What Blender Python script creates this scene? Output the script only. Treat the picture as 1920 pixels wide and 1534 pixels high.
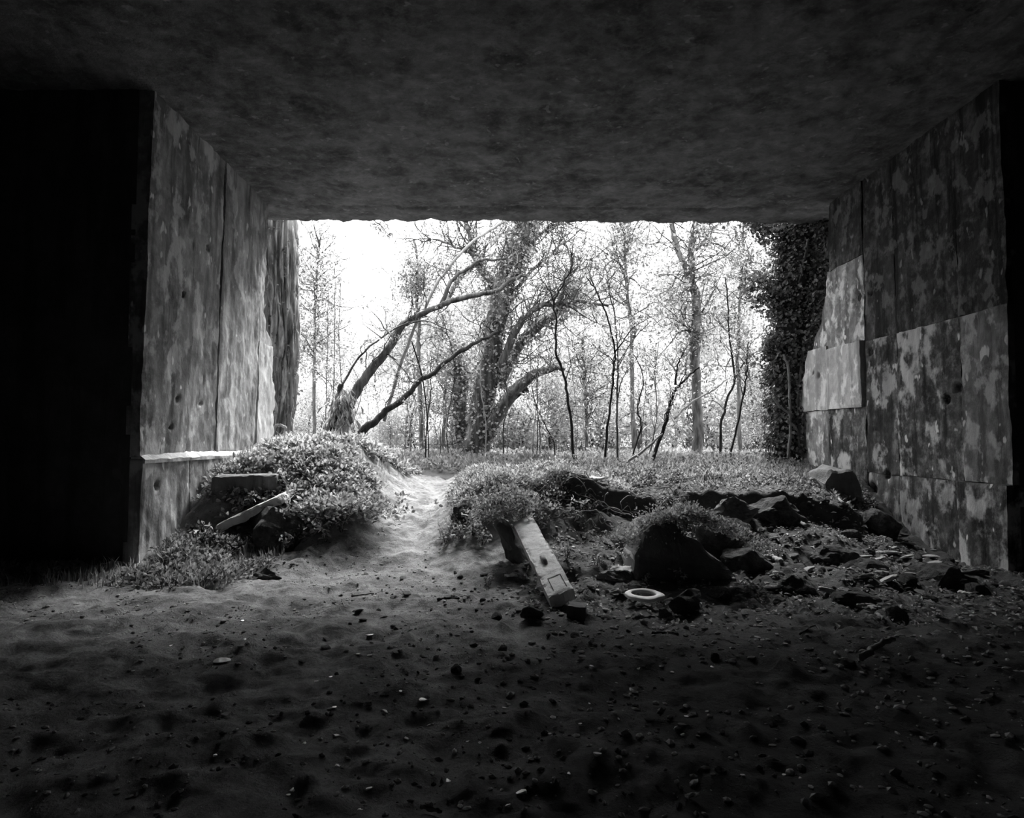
import bpy, bmesh, math, random
import numpy as np
from mathutils import Vector, Matrix

for o in list(bpy.data.objects):
    bpy.data.objects.remove(o)
random.seed(7)
RNG = np.random.default_rng(7)
SC = bpy.context.scene
COL = SC.collection

# ------------------------------------------------------------------ camera, sky, exposure
F = 1250.0                      # focal length in pixels of the 1920 wide frame
EYE = Vector((0.0, 0.0, 1.5))
TILT = math.atan(57.0 / F)
YAW = math.atan(20.0 / F)
cam_data = bpy.data.cameras.new('camera')
cam_data.sensor_fit = 'HORIZONTAL'
cam_data.sensor_width = 36.0
cam_data.lens = 36.0 * F / 1920.0
cam_data.clip_end = 400
cam = bpy.data.objects.new('camera', cam_data)
COL.objects.link(cam)
cam.location = EYE
cam.rotation_euler = (math.pi / 2 + TILT, 0.0, -YAW)
SC.camera = cam
CAM_R = cam.rotation_euler.to_matrix()
CR = np.array(CAM_R)

SKY_STRENGTH = 0.7
w = bpy.data.worlds.new('overcast_sky')
SC.world = w
w.use_nodes = True
nt = w.node_tree
nt.nodes.clear()
wo = nt.nodes.new('ShaderNodeOutputWorld')
bg = nt.nodes.new('ShaderNodeBackground')
tc = nt.nodes.new('ShaderNodeTexCoord')
sx = nt.nodes.new('ShaderNodeSeparateXYZ')
mr = nt.nodes.new('ShaderNodeMapRange')          # overcast sky: three times brighter overhead than at the horizon
mr.inputs['From Min'].default_value = 0.0
mr.inputs['From Max'].default_value = 1.0
mr.inputs['To Min'].default_value = 0.5
mr.inputs['To Max'].default_value = 1.5
nt.links.new(tc.outputs['Generated'], sx.inputs[0])
nt.links.new(sx.outputs['Z'], mr.inputs['Value'])
nt.links.new(mr.outputs[0], bg.inputs['Strength'])
bg.inputs['Color'].default_value = (SKY_STRENGTH, SKY_STRENGTH, SKY_STRENGTH, 1)
nt.links.new(bg.outputs[0], wo.inputs[0])

sun_data = bpy.data.lights.new('veiled_sun', 'SUN')   # sun behind thin cloud, ahead of the opening
sun_data.energy = 4.0
sun_data.angle = math.radians(32)
sun = bpy.data.objects.new('veiled_sun', sun_data)
COL.objects.link(sun)
sun.location = (-6, 30, 30)
SUN_EL, SUN_AZ = math.radians(51), math.radians(4)
sd = Vector((math.sin(SUN_AZ) * math.cos(SUN_EL), math.cos(SUN_AZ) * math.cos(SUN_EL), math.sin(SUN_EL)))
sun.rotation_euler = sd.to_track_quat('Z', 'Y').to_euler()

SC.view_settings.view_transform = 'Standard'
SC.view_settings.look = 'None'
SC.view_settings.gamma = 1.0
SC.view_settings.use_curve_mapping = False
SC.view_settings.exposure = 2.95
try:
    SC.cycles.use_denoising = True
    SC.cycles.diffuse_bounces = 2
    SC.cycles.max_bounces = 6
    SC.cycles.sample_clamp_indirect = 4.0
except Exception:
    pass

# ------------------------------------------------------------------ picture to world
def ray(px, py):
    d = CR @ np.array(((px - 960.0) / F, (767.0 - py) / F, -1.0))
    return d

def P(px, py, Y):
    d = ray(px, py)
    t = Y / d[1]
    return np.array((0.0, 0.0, 1.5)) + d * t

# ------------------------------------------------------------------ noise
def _hash(ix, iy, iz, seed):
    h = (ix * 374761393 + iy * 668265263 + iz * 2147483647 + seed * 1274126177) & 0xFFFFFFFF
    h = ((h ^ (h >> 13)) * 1274126177) & 0xFFFFFFFF
    h = (h ^ (h >> 16)) & 0xFFFFFFFF
    return h / 4294967295.0

def vnoise(x, y, z, seed=0):
    x = np.asarray(x, float); y = np.asarray(y, float); z = np.asarray(z, float)
    x, y, z = np.broadcast_arrays(x, y, z)
    ix = np.floor(x).astype(np.int64); iy = np.floor(y).astype(np.int64); iz = np.floor(z).astype(np.int64)
    fx = x - ix; fy = y - iy; fz = z - iz
    fx = fx * fx * (3 - 2 * fx); fy = fy * fy * (3 - 2 * fy); fz = fz * fz * (3 - 2 * fz)
    r = 0.0
    for dx in (0, 1):
        for dy in (0, 1):
            for dz in (0, 1):
                r = r + _hash(ix + dx, iy + dy, iz + dz, seed) * np.where(dx, fx, 1 - fx) * np.where(dy, fy, 1 - fy) * np.where(dz, fz, 1 - fz)
    return r * 2 - 1

def fbm(x, y, z, oct=4, seed=0):
    r = 0.0; a = 1.0
    for i in range(oct):
        r = r + a * vnoise(np.asarray(x) * 2 ** i, np.asarray(y) * 2 ** i, np.asarray(z) * 2 ** i, seed + i * 17)
        a *= 0.5
    return r

def ss(a, b, t):
    t = np.clip((np.asarray(t, float) - a) / (b - a), 0, 1)
    return t * t * (3 - 2 * t)

# ------------------------------------------------------------------ terrain
def Hs(x, y):
    """smooth height of the ground"""
    x = np.asarray(x, float); y = np.asarray(y, float)
    pathz = np.interp(y, [0, 6.6, 7.4, 8.1, 9.0, 9.65, 11, 12.3, 15, 30, 120], [0, 0, .03, .10, .27, .45, .68, .86, .98, 1.0, 1.0])
    bank = np.interp(y, [0, 6.6, 7.6, 8.4, 9.2, 10.2, 11.5, 15, 120], [0, 0, .08, .28, .56, .84, .92, .95, 1.0])
    near = ss(4.6, 5.6, x)                                    # by the side wall the bank starts later
    bank2 = np.interp(y, [0, 8.0, 9.0, 9.6, 10.6, 12, 120], [0, 0, .10, .35, .84, .95, 1.0])
    bank = bank * (1 - near) + bank2 * near
    wgt = ss(-1.05, -0.35, x)
    z = pathz * (1 - wgt) + bank * wgt
    z = z + 0.32 * np.exp(-np.abs((x - 0.45) / 1.15) ** 3 - np.abs((y - 9.45) / 1.0) ** 4)         # middle mound
    z = z + 0.22 * np.exp(-((x - 0.0) / 0.6) ** 2 - ((y - 8.75) / 0.55) ** 2)
    lm = np.exp(-np.abs((x + 3.15) / 1.35) ** 4 - np.abs((y - 10.25) / (1.45 + .35 * ss(-3.0, -1.9, x))) ** 4)
    z = z + 0.74 * lm                                                                              # left mound
    z = z + 0.10 * np.exp(-((x + 3.9) / 0.7) ** 2 - ((y - 8.1) / 0.8) ** 2)
    z = z + 0.16 * np.exp(-((x + 2.1) / 0.8) ** 2 - ((y - 10.6) / 0.9) ** 2)
    z = z + 0.30 * (ss(8.95, 9.15, y) - ss(8.3, 10.0, y)) * ss(.45, .9, x) * ss(5.3, 4.6, x)       # crumbling earth face
    z = z + 0.15 * np.exp(-((x - 3.0) / 0.8) ** 2 - ((y - 9.3) / 0.6) ** 2) + 0.12 * np.exp(-((x - 1.9) / 0.5) ** 2 - ((y - 8.2) / 0.5) ** 2)
    return z

def H(x, y):
    x = np.asarray(x, float); y = np.asarray(y, float)
    rough = 0.35 + 0.65 * ss(-0.6, 0.6, x) * ss(4.5, 7.5, y) + 0.5 * ss(-1.6, -2.4, x) * ss(7.2, 8.5, y)
    z = Hs(x, y)
    z = z + 0.10 * rough * fbm(x * 1.3, y * 1.3, 0.3, 3, 11) * ss(3.0, 8.0, y)
    z = z + 0.035 * fbm(x * 2.2, y * 2.2, 1.7, 2, 5)
    cl = fbm(x * 7.0, y * 6.0, 3.1, 3, 23)
    z = z + (0.020 + 0.024 * rough) * cl + 0.020 * np.clip(fbm(x * 11, y * 10, 8.1, 2, 29) - .45, 0, 1)
    return z

def ground_hit(px, py):
    d = ray(px, py)
    t = np.linspace(1.2, 30, 2400) / d[1]
    pts = np.array((0, 0, 1.5))[None] + d[None] * t[:, None]
    below = pts[:, 2] < H(pts[:, 0], pts[:, 1])
    i = int(np.argmax(below)) if below.any() else len(t) - 1
    p = pts[i].copy()
    p[2] = float(H(p[0], p[1]))
    return p

def normal_at(x, y, e=0.06):
    hx = (Hs(x + e, y) - Hs(x - e, y)) / (2 * e)
    hy = (Hs(x, y + e) - Hs(x, y - e)) / (2 * e)
    n = np.stack([-hx, -hy, np.ones_like(hx)], -1)
    return n / np.linalg.norm(n, axis=-1, keepdims=True)

# ------------------------------------------------------------------ materials
def new_mat(name):
    m = bpy.data.materials.new(name)
    m.use_nodes = True
    m.node_tree.nodes.clear()
    return m, m.node_tree.nodes, m.node_tree.links

def g(v):
    return (v, v, v, 1)

def mixcol(N, L, fac, a, b):
    mx = N.new('ShaderNodeMix'); mx.data_type = 'RGBA'
    for sock, val in ((mx.inputs[0], fac), (mx.inputs[6], a), (mx.inputs[7], b)):
        if hasattr(val, 'is_linked') or hasattr(val, 'links'):
            L.new(val, sock)
        else:
            sock.default_value = val
    return mx.outputs[2]

def noise_node(N, L, vec, scale, detail=4, rough=0.6, stretch=None):
    if stretch:
        mp = N.new('ShaderNodeMapping'); mp.inputs['Scale'].default_value = stretch
        L.new(vec, mp.inputs[0]); vec = mp.outputs[0]
    n = N.new('ShaderNodeTexNoise')
    n.inputs['Scale'].default_value = scale
    n.inputs['Detail'].default_value = detail
    n.inputs['Roughness'].default_value = rough
    L.new(vec, n.inputs['Vector'])
    return n.outputs[0]

def ramp(N, L, v, a, b):
    r = N.new('ShaderNodeMapRange'); r.interpolation_type = 'SMOOTHSTEP'
    r.inputs['From Min'].default_value = a; r.inputs['From Max'].default_value = b
    L.new(v, r.inputs['Value'])
    return r.outputs[0]

def mul(N, L, a, b):
    m = N.new('ShaderNodeMath'); m.operation = 'MULTIPLY'
    L.new(a, m.inputs[0])
    if isinstance(b, (int, float)): m.inputs[1].default_value = b
    else: L.new(b, m.inputs[1])
    return m.outputs[0]

def concrete(name, dark, mid, pale, lime=0.5, streak=0.5, offset=0.0, bump=0.4, lime_scale=2.2):
    """board marked, stained concrete: dark wet streaks, mid tone and pale lime patches"""
    m, N, L = new_mat(name)
    out = N.new('ShaderNodeOutputMaterial'); b = N.new('ShaderNodeBsdfPrincipled')
    b.inputs['Roughness'].default_value = 0.9
    b.inputs['Specular IOR Level'].default_value = 0.15
    tcn = N.new('ShaderNodeTexCoord')
    mp = N.new('ShaderNodeMapping'); mp.inputs['Location'].default_value = (offset, offset * 1.7, offset * 0.3)
    L.new(tcn.outputs['Object'], mp.inputs[0]); v = mp.outputs[0]
    n1 = noise_node(N, L, v, 1.6, 6, 0.65)
    n2 = noise_node(N, L, v, 6.0, 5, 0.7)
    st = noise_node(N, L, v, 3.0, 5, 0.65, (1.6, 1.6, 0.16))
    lm = noise_node(N, L, v, lime_scale, 5, 0.62, (1, 1, 0.75))
    sp = noise_node(N, L, v, 7.0, 2, 0.5, (1, 1, 0.55))
    base = mixcol(N, L, ramp(N, L, n1, 0.30, 0.68), g(dark), g(mid))
    base = mixcol(N, L, mul(N, L, ramp(N, L, n2, 0.42, 0.75), 0.5), base, g(pale * 0.8))
    base = mixcol(N, L, mul(N, L, ramp(N, L, st, 0.46, 0.62), streak), base, g(dark * 0.6))
    base = mixcol(N, L, mul(N, L, ramp(N, L, lm, 0.56 - 0.08 * lime, 0.60), lime), base, g(pale))
    base = mixcol(N, L, mul(N, L, ramp(N, L, sp, 0.67, 0.72), min(1.0, lime + 0.15)), base, g(min(0.8, pale * 1.25)))
    L.new(base, b.inputs['Base Color'])
    bp = N.new('ShaderNodeBump'); bp.inputs['Strength'].default_value = bump; bp.inputs['Distance'].default_value = 0.03
    n3 = noise_node(N, L, v, 14.0, 6, 0.7, (1, 1, 0.5))
    L.new(n3, bp.inputs['Height']); L.new(bp.outputs[0], b.inputs['Normal'])
    L.new(b.outputs[0], out.inputs[0])
    return m

def earth(name, dark, pale, scale=5.0, bump=0.8, dist=0.04, humus=None, gloss=None):
    m, N, L = new_mat(name)
    out = N.new('ShaderNodeOutputMaterial'); b = N.new('ShaderNodeBsdfPrincipled')
    b.inputs['Roughness'].default_value = 0.95
    b.inputs['Specular IOR Level'].default_value = 0.1
    if gloss: b.inputs['Roughness'].default_value = gloss; b.inputs['Specular IOR Level'].default_value = 1.0
    tcn = N.new('ShaderNodeTexCoord'); v = tcn.outputs['Object']
    n1 = noise_node(N, L, v, scale, 8, 0.7)
    n2 = noise_node(N, L, v, scale * 6, 5, 0.7)
    c = mixcol(N, L, ramp(N, L, n1, 0.30, 0.72), g(dark), g(pale))
    c = mixcol(N, L, mul(N, L, ramp(N, L, n2, 0.5, 0.72), 0.55), c, g(dark * 0.55))
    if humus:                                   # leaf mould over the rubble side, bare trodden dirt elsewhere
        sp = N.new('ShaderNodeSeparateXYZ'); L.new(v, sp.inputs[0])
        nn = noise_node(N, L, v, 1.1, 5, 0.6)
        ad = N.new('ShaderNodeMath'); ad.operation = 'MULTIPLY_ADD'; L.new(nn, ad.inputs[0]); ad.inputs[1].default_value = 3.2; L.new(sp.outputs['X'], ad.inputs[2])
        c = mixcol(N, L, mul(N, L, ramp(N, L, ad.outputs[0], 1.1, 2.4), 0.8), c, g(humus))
    L.new(c, b.inputs['Base Color'])
    bp = N.new('ShaderNodeBump'); bp.inputs['Strength'].default_value = bump; bp.inputs['Distance'].default_value = dist
    L.new(noise_node(N, L, v, scale * 4, 8, 0.75), bp.inputs['Height']); L.new(bp.outputs[0], b.inputs['Normal'])
    L.new(b.outputs[0], out.inputs[0])
    return m

def bark(name, dark, pale, scale=8.0, stretch=(1, 1, 0.2)):
    m, N, L = new_mat(name)
    out = N.new('ShaderNodeOutputMaterial'); b = N.new('ShaderNodeBsdfPrincipled')
    b.inputs['Roughness'].default_value = 0.9
    b.inputs['Specular IOR Level'].default_value = 0.15
    tcn = N.new('ShaderNodeTexCoord'); v = tcn.outputs['Object']
    n1 = noise_node(N, L, v, scale, 6, 0.7, stretch)
    c = mixcol(N, L, ramp(N, L, n1, 0.35, 0.68), g(dark), g(pale))
    L.new(c, b.inputs['Base Color'])
    bp = N.new('ShaderNodeBump'); bp.inputs['Strength'].default_value = 0.6; bp.inputs['Distance'].default_value = 0.02
    L.new(n1, bp.inputs['Height']); L.new(bp.outputs[0], b.inputs['Normal'])
    L.new(b.outputs[0], out.inputs[0])
    return m

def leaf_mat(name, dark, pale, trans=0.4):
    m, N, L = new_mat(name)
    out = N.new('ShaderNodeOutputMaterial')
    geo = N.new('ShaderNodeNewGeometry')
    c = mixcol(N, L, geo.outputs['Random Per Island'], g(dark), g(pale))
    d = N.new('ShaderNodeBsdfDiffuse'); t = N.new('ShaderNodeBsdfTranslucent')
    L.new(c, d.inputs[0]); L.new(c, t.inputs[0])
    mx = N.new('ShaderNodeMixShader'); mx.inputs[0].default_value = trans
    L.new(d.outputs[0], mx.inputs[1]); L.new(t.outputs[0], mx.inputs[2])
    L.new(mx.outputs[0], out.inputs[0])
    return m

M = {
    'ceiling': concrete('rough_ceiling_concrete', 0.06, 0.20, 0.40, 0.15, 0.2, 3.1, 1.0),
    'left': [concrete('left_concrete_%d' % i, d, mi, p, li, st, 5.0 + 3.7 * i, 0.5) for i, (d, mi, p, li, st) in enumerate(
        [(.09, .27, .62, .55, .6), (.13, .34, .62, .6, .6), (.14, .33, .56, .5, .6), (.10, .28, .50, .4, .7), (.30, .44, .60, .5, .2)])],
    'right': [concrete('right_concrete_%d' % i, d, mi, p, li, st, 21.0 + 5.3 * i, 0.5, ls) for i, (d, mi, p, li, st, ls) in enumerate(
        [(.03, .10, .58, .6, .8, 2.6), (.12, .32, .78, .9, .7, 3.4), (.09, .21, .55, .6, .7, 3.0), (.03, .09, .60, .85, .9, 2.4), (.32, .52, .80, .8, .5, 3.0)])],
    'shaded_top': concrete('shade_dark_stained_concrete', 0.025, 0.065, 0.30, 0.35, 0.9, 47.0, 0.6, 3.2),  # shade below the ceiling painted into the colour of the right wall's top panels
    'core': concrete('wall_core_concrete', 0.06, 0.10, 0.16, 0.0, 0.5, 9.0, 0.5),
    'block': concrete('broken_concrete', 0.10, 0.17, 0.30, 0.1, 0.3, 14.0, 0.8),
    'post': concrete('cast_post_concrete', 0.62, 0.72, 0.80, 0.0, 0.0, 2.0, 0.4),
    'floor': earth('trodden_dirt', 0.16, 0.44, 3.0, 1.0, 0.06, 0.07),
    'ground': earth('leafy_soil', 0.04, 0.11, 2.0),
    'rock': earth('dusty_rock', 0.05, 0.20, 6.0, 1.0, 0.06),
    'crumb': leaf_mat('earth_crumb', 0.09, 0.55, 0.0),
    'pale_rock': earth('pale_rock', 0.30, 0.55, 9.0, 0.6, 0.01),
    'chip': earth('glossy_pale_chip', 0.65, 0.80, 9.0, 0.2, 0.002, gloss=0.28),
    'bark': bark('deep_bark', 0.07, 0.50, 12.0, (1, 1, 0.12)),
    'trunk': bark('woodland_bark', 0.04, 0.17, 10.0),
    'dark_trunk': bark('dark_wet_bark', 0.015, 0.05, 10.0),
    'pale_wood': bark('bare_pale_wood', 0.16, 0.34, 12.0, (0.6, 0.6, 0.3)),
    'twig': bark('twig_bark', 0.03, 0.12, 14.0),
    'leaf': leaf_mat('woodland_leaf', 0.08, 0.44, 0.45),
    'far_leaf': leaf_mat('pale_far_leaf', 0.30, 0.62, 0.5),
    'ivy': leaf_mat('ivy_leaf', 0.03, 0.25, 0.2),
    'bankcover': leaf_mat('bank_cover_leaf', 0.06, 0.46, 0.3),
    'tree_ivy': leaf_mat('bright_ivy_leaf', 0.08, 0.46, 0.35),
    'woodcover': leaf_mat('woodland_cover_leaf', 0.10, 0.36, 0.35),
    'cover': leaf_mat('ground_cover_leaf', 0.14, 0.68, 0.25),
    'dry': leaf_mat('dry_leaf', 0.10, 0.55, 0.15),
    'grass': leaf_mat('pale_grass', 0.08, 0.36, 0.35),
    'plastic': earth('white_enamel', 0.62, 0.72, 12.0, 0.1, 0.003),
    'rag': earth('pale_crumpled_sheet', 0.42, 0.62, 9.0, 0.6, 0.01),
}

# ------------------------------------------------------------------ mesh helpers
class MB:
    def __init__(s):
        s.v = []; s.f = []; s.n = 0
    def add(s, verts, faces):
        verts = np.asarray(verts, float).reshape(-1, 3)
        for f in (faces if isinstance(faces, list) else [faces]):
            f = np.asarray(f, np.int64)
            if len(f): s.f.append(f + s.n)
        s.v.append(verts); s.n += len(verts)
        return s

def build(name, mb, mat, parent=None, smooth=True, loc=None):
    v = np.concatenate(mb.v) if mb.v else np.zeros((0, 3))
    if loc is not None: v = v - np.asarray(loc)
    me = bpy.data.meshes.new(name)
    me.vertices.add(len(v)); me.vertices.foreach_set('co', v.astype(np.float32).ravel())
    loops = np.concatenate([f.ravel() for f in mb.f]); tot = np.concatenate([np.full(len(f), f.shape[1], np.int32) for f in mb.f])
    me.loops.add(len(loops)); me.loops.foreach_set('vertex_index', loops.astype(np.int32))
    start = np.concatenate([[0], np.cumsum(tot)[:-1]]).astype(np.int32)
    me.polygons.add(len(tot)); me.polygons.foreach_set('loop_start', start)
    try: me.polygons.foreach_set('loop_total', tot)
    except Exception: pass
    me.polygons.foreach_set('use_smooth', np.full(len(tot), smooth, bool))
    me.update(calc_edges=True); me.validate()
    me.materials.append(mat)
    o = bpy.data.objects.new(name, me); COL.objects.link(o)
    if parent is not None: o.parent = parent
    if loc is not None and parent is None: o.location = Vector(loc)
    return o

def tag(o, label=None, cat=None, group=None, kind=None):
    if label: o['label'] = label
    if cat: o['category'] = cat
    if group: o['group'] = group
    if kind: o['kind'] = kind
    return o

def empty(name, loc, label, cat, group=None):
    o = bpy.data.objects.new(name, None); COL.objects.link(o)
    o.location = Vector(loc); o.empty_display_size = 0.2
    return tag(o, label, cat, group)

def grid_faces(nu, nv):
    i = np.arange((nu - 1) * (nv - 1)); a = (i // (nv - 1)) * nv + i % (nv - 1)
    return np.stack([a, a + nv, a + nv + 1, a + 1], 1)

def boxmb(lo, hi):
    x0, y0, z0 = lo; x1, y1, z1 = hi
    v = [(x0, y0, z0), (x1, y0, z0), (x1, y1, z0), (x0, y1, z0), (x0, y0, z1), (x1, y0, z1), (x1, y1, z1), (x0, y1, z1)]
    f = [(0, 3, 2, 1), (4, 5, 6, 7), (0, 1, 5, 4), (1, 2, 6, 5), (2, 3, 7, 6), (3, 0, 4, 7)]
    return MB().add(v, np.array(f))

def resample(pts, n):
    pts = np.asarray(pts, float)
    if len(pts) == 2:
        t = np.linspace(0, 1, n)[:, None]; return pts[0] * (1 - t) + pts[1] * t
    p = np.concatenate([[2 * pts[0] - pts[1]], pts, [2 * pts[-1] - pts[-2]]])
    u = np.linspace(0, len(pts) - 1 - 1e-6, n); i = u.astype(int); t = (u - i)[:, None]
    a, b, c, d = p[i], p[i + 1], p[i + 2], p[i + 3]
    return 0.5 * (2 * b + (c - a) * t + (2 * a - 5 * b + 4 * c - d) * t ** 2 + (3 * b - a - 3 * c + d) * t ** 3)

def tube(pts, radii, sides=8, ridge=0.0, seed=0, ridge_n=9, cap=True):
    """tapering tube along a polyline; ridge is the bark relief as a share of the radius"""
    pts = np.asarray(pts, float); n = len(pts); radii = np.asarray(radii, float)
    tan = np.gradient(pts, axis=0); tan /= np.linalg.norm(tan, axis=1, keepdims=True) + 1e-9
    ref = np.array((0.0, 1.0, 0.0)) if abs(tan[0][1]) < 0.9 else np.array((1.0, 0, 0))
    u = np.zeros_like(pts); cur = ref
    for i in range(n):
        cur = cur - tan[i] * np.dot(cur, tan[i]); cur = cur / (np.linalg.norm(cur) + 1e-9); u[i] = cur
    vv = np.cross(tan, u)
    a = np.linspace(0, 2 * math.pi, sides, endpoint=False)
    r = radii[:, None] * np.ones((1, sides))
    if ridge:
        s = np.cumsum(np.r_[0, np.linalg.norm(np.diff(pts, axis=0), axis=1)])
        cx = np.cos(a)[None] * ridge_n / 4; cy = np.sin(a)[None] * ridge_n / 4; cz = s[:, None] / (radii.mean() * 6)
        k = fbm(cx + 0 * cz, cy + 0 * cz, cz + 0 * cx, 3, seed)
        r = r * (1 + ridge * k)
    ring = pts[:, None] + r[..., None] * (np.cos(a)[None, :, None] * u[:, None] + np.sin(a)[None, :, None] * vv[:, None])
    V = ring.reshape(-1, 3)
    i = np.arange((n - 1) * sides); row = i // sides; c = i % sides; c2 = (c + 1) % sides
    Fq = np.stack([row * sides + c, row * sides + c2, (row + 1) * sides + c2, (row + 1) * sides + c], 1)
    faces = [Fq]
    if cap:
        V = np.concatenate([V, pts[:1], pts[-1:]])
        k = np.arange(sides); k2 = (k + 1) % sides
        faces.append(np.stack([k2, k, np.full(sides, n * sides)], 1))
        faces.append(np.stack([(n - 1) * sides + k, (n - 1) * sides + k2, np.full(sides, n * sides + 1)], 1))
    return V, faces

def unit(v):
    return v / (np.linalg.norm(v, axis=-1, keepdims=True) + 1e-9)

def leaves(centers, dirs, normals, size, width=0.5, fold=0.15, ovate=False, rng=RNG):
    """folded leaf blades: base, two edges, tip"""
    c = np.asarray(centers, float); d = unit(np.asarray(dirs, float)); n = np.asarray(normals, float)
    s = unit(np.cross(d, n)); n = np.cross(s, d)
    L = np.asarray(size, float)[:, None] * np.ones((len(c), 1)); W = L * width * 0.5
    k = len(c)
    if not ovate:
        V = np.stack([c, c + d * L * 0.45 + s * W + n * L * fold, c + d * L, c + d * L * 0.45 - s * W + n * L * fold], 1).reshape(-1, 3)
        b = np.arange(k)[:, None] * 4
        return V, np.concatenate([b + np.array([0, 2, 1]), b + np.array([0, 3, 2])])
    V = np.stack([c, c + d * L * .3 + s * W + n * L * fold, c + d * L * .7 + s * W * .75 + n * L * fold * .7, c + d * L - n * L * .06,
                  c + d * L * .7 - s * W * .75 + n * L * fold * .7, c + d * L * .3 - s * W + n * L * fold], 1).reshape(-1, 3)
    b = np.arange(k)[:, None] * 6
    return V, np.concatenate([b + np.array(t) for t in ([0, 2, 1], [0, 3, 2], [0, 4, 3], [0, 5, 4])])

def rand_unit(n, rng=RNG):
    return unit(rng.normal(size=(n, 3)))

def sprigs(pos, nor, k, radius, leaf, rng=RNG, up=0.6, width=0.55, ovate=False):
    """k leaves fanned round every point"""
    n = len(pos)
    d = rand_unit(n * k, rng)
    N = np.repeat(nor, k, 0); C = np.repeat(pos, k, 0)
    d = d + N * 0.35; d = unit(d)
    flip = (d * N).sum(1) < -0.1; d[flip] *= -1
    r = rng.uniform(0.2, 1.0, (n * k, 1)) * radius * np.repeat(rng.uniform(0.7, 1.3, (n, 1)), k, 0)
    c = C + d * r
    ln = unit(N * up + rand_unit(n * k, rng) * 0.6 + d * 0.2)
    return leaves(c, d + rand_unit(n * k, rng) * 0.5, ln, leaf * rng.uniform(0.6, 1.25, n * k), width, ovate=ovate)

def blades(pos, h, wdt, rng=RNG, lean=0.5):
    n = len(pos)
    az = rng.uniform(0, 2 * math.pi, n); d = np.stack([np.cos(az), np.sin(az), 0 * az], 1)
    s = np.stack([-np.sin(az), np.cos(az), 0 * az], 1)
    hh = (h * rng.uniform(0.5, 1.3, n))[:, None]; ln = (lean * rng.uniform(0.2, 1.3, n))[:, None]
    up = np.array((0, 0, 1.0))
    m = pos + up * hh * 0.55 + d * hh * ln * 0.3; t = pos + up * hh * 0.9 + d * hh * ln
    V = np.stack([pos - s * wdt, pos + s * wdt, m - s * wdt * .7, m + s * wdt * .7, t], 1).reshape(-1, 3)
    b = np.arange(n)[:, None] * 5
    return V, np.concatenate([b + np.array([0, 1, 3]), b + np.array([0, 3, 2]), b + np.array([2, 3, 4])])

# ------------------------------------------------------------------ structure: floor, ground, ceiling, walls
XL, XR, ZC = -4.23, 5.77, 5.65
YPL, YPR = 7.8, 7.45            # where the side walls of the passage begin
def ground_mesh(name, xs, ys, mat, skirt=False):
    X, Y = np.meshgrid(xs, ys, indexing='ij')
    Z = H(X, Y)
    V = np.stack([X, Y, Z], -1).reshape(-1, 3)
    mb = MB().add(V, grid_faces(len(xs), len(ys)))
    o = build(name, mb, mat)
    o['kind'] = 'structure'
    return o

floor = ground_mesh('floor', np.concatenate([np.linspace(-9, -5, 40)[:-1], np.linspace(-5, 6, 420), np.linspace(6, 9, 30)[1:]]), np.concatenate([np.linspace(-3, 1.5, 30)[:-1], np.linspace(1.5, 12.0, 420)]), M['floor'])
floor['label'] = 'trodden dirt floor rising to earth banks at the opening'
gx = np.concatenate([np.linspace(-60, -9.2, 40), np.linspace(-9, 9, 140), np.linspace(9.2, 60, 40)])
gy = np.concatenate([np.linspace(11.95, 24, 120)[:-1], np.linspace(24, 110, 60)])
ground = ground_mesh('ground', gx, gy, M['ground'])
ground['label'] = 'leafy woodland ground beyond the opening'

# ceiling: rough slab with a ragged front lip
xs = np.linspace(-9, 9, 400)
edge = 12.5 + 0.03 * fbm(xs * 3, 0, 0, 4, 3)
mb = MB()
vs = np.linspace(0, 1, 300)
U, T = np.meshgrid(np.arange(len(xs)), vs, indexing='ij')
Yc = -3 + (edge[:, None] + 3) * T
Xc = xs[:, None] + 0 * T
Zc = ZC + 0.018 * fbm(Xc * 3, Yc * 2, 0, 4, 8) + 0.012 * fbm(Xc * 10, Yc * 8, 2, 3, 9)
Zc = Zc + 0.05 * np.exp(-((Yc - 11.78) / 0.03) ** 2)           # pour joint before the lip
Zc = Zc + 0.012 * fbm(xs * 9, 0, 5, 3, 31)[:, None] * ss(12.2, 12.5, Yc)
V = np.stack([Xc, Yc, Zc], -1).reshape(-1, 3)
mb.add(V, grid_faces(len(xs), len(vs))[:, ::-1])
lip = np.stack([xs, edge, Zc[:, -1]], -1); lipt = lip + np.array((0, 0.02, 0.9)); back = np.stack([xs, 0 * xs - 3, 0 * xs + ZC + 0.9], -1)
lv = np.stack([lip, lipt, back], 1).reshape(-1, 3)
mb.add(lv, grid_faces(len(xs), 3))
ceiling = build('ceiling', mb, M['ceiling'])
tag(ceiling, 'rough stained concrete ceiling slab with ragged front lip', kind='structure')

def struct_box(name, lo, hi, mat, label):
    return tag(build(name, boxmb(lo, hi), mat, smooth=False), label, kind='structure')

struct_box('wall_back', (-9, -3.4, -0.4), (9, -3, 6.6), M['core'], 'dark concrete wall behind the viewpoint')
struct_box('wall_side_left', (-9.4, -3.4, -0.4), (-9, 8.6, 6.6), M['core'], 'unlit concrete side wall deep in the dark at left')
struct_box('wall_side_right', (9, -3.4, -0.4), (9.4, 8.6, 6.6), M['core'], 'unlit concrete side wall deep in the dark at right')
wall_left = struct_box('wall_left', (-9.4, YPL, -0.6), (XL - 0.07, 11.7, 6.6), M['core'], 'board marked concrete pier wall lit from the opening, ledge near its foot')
wall_right = struct_box('wall_right', (XR + 0.07, YPR, -0.6), (9.4, 11.5, 6.6), M['core'], 'stained block jointed concrete wall with broken outer edge')

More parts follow.
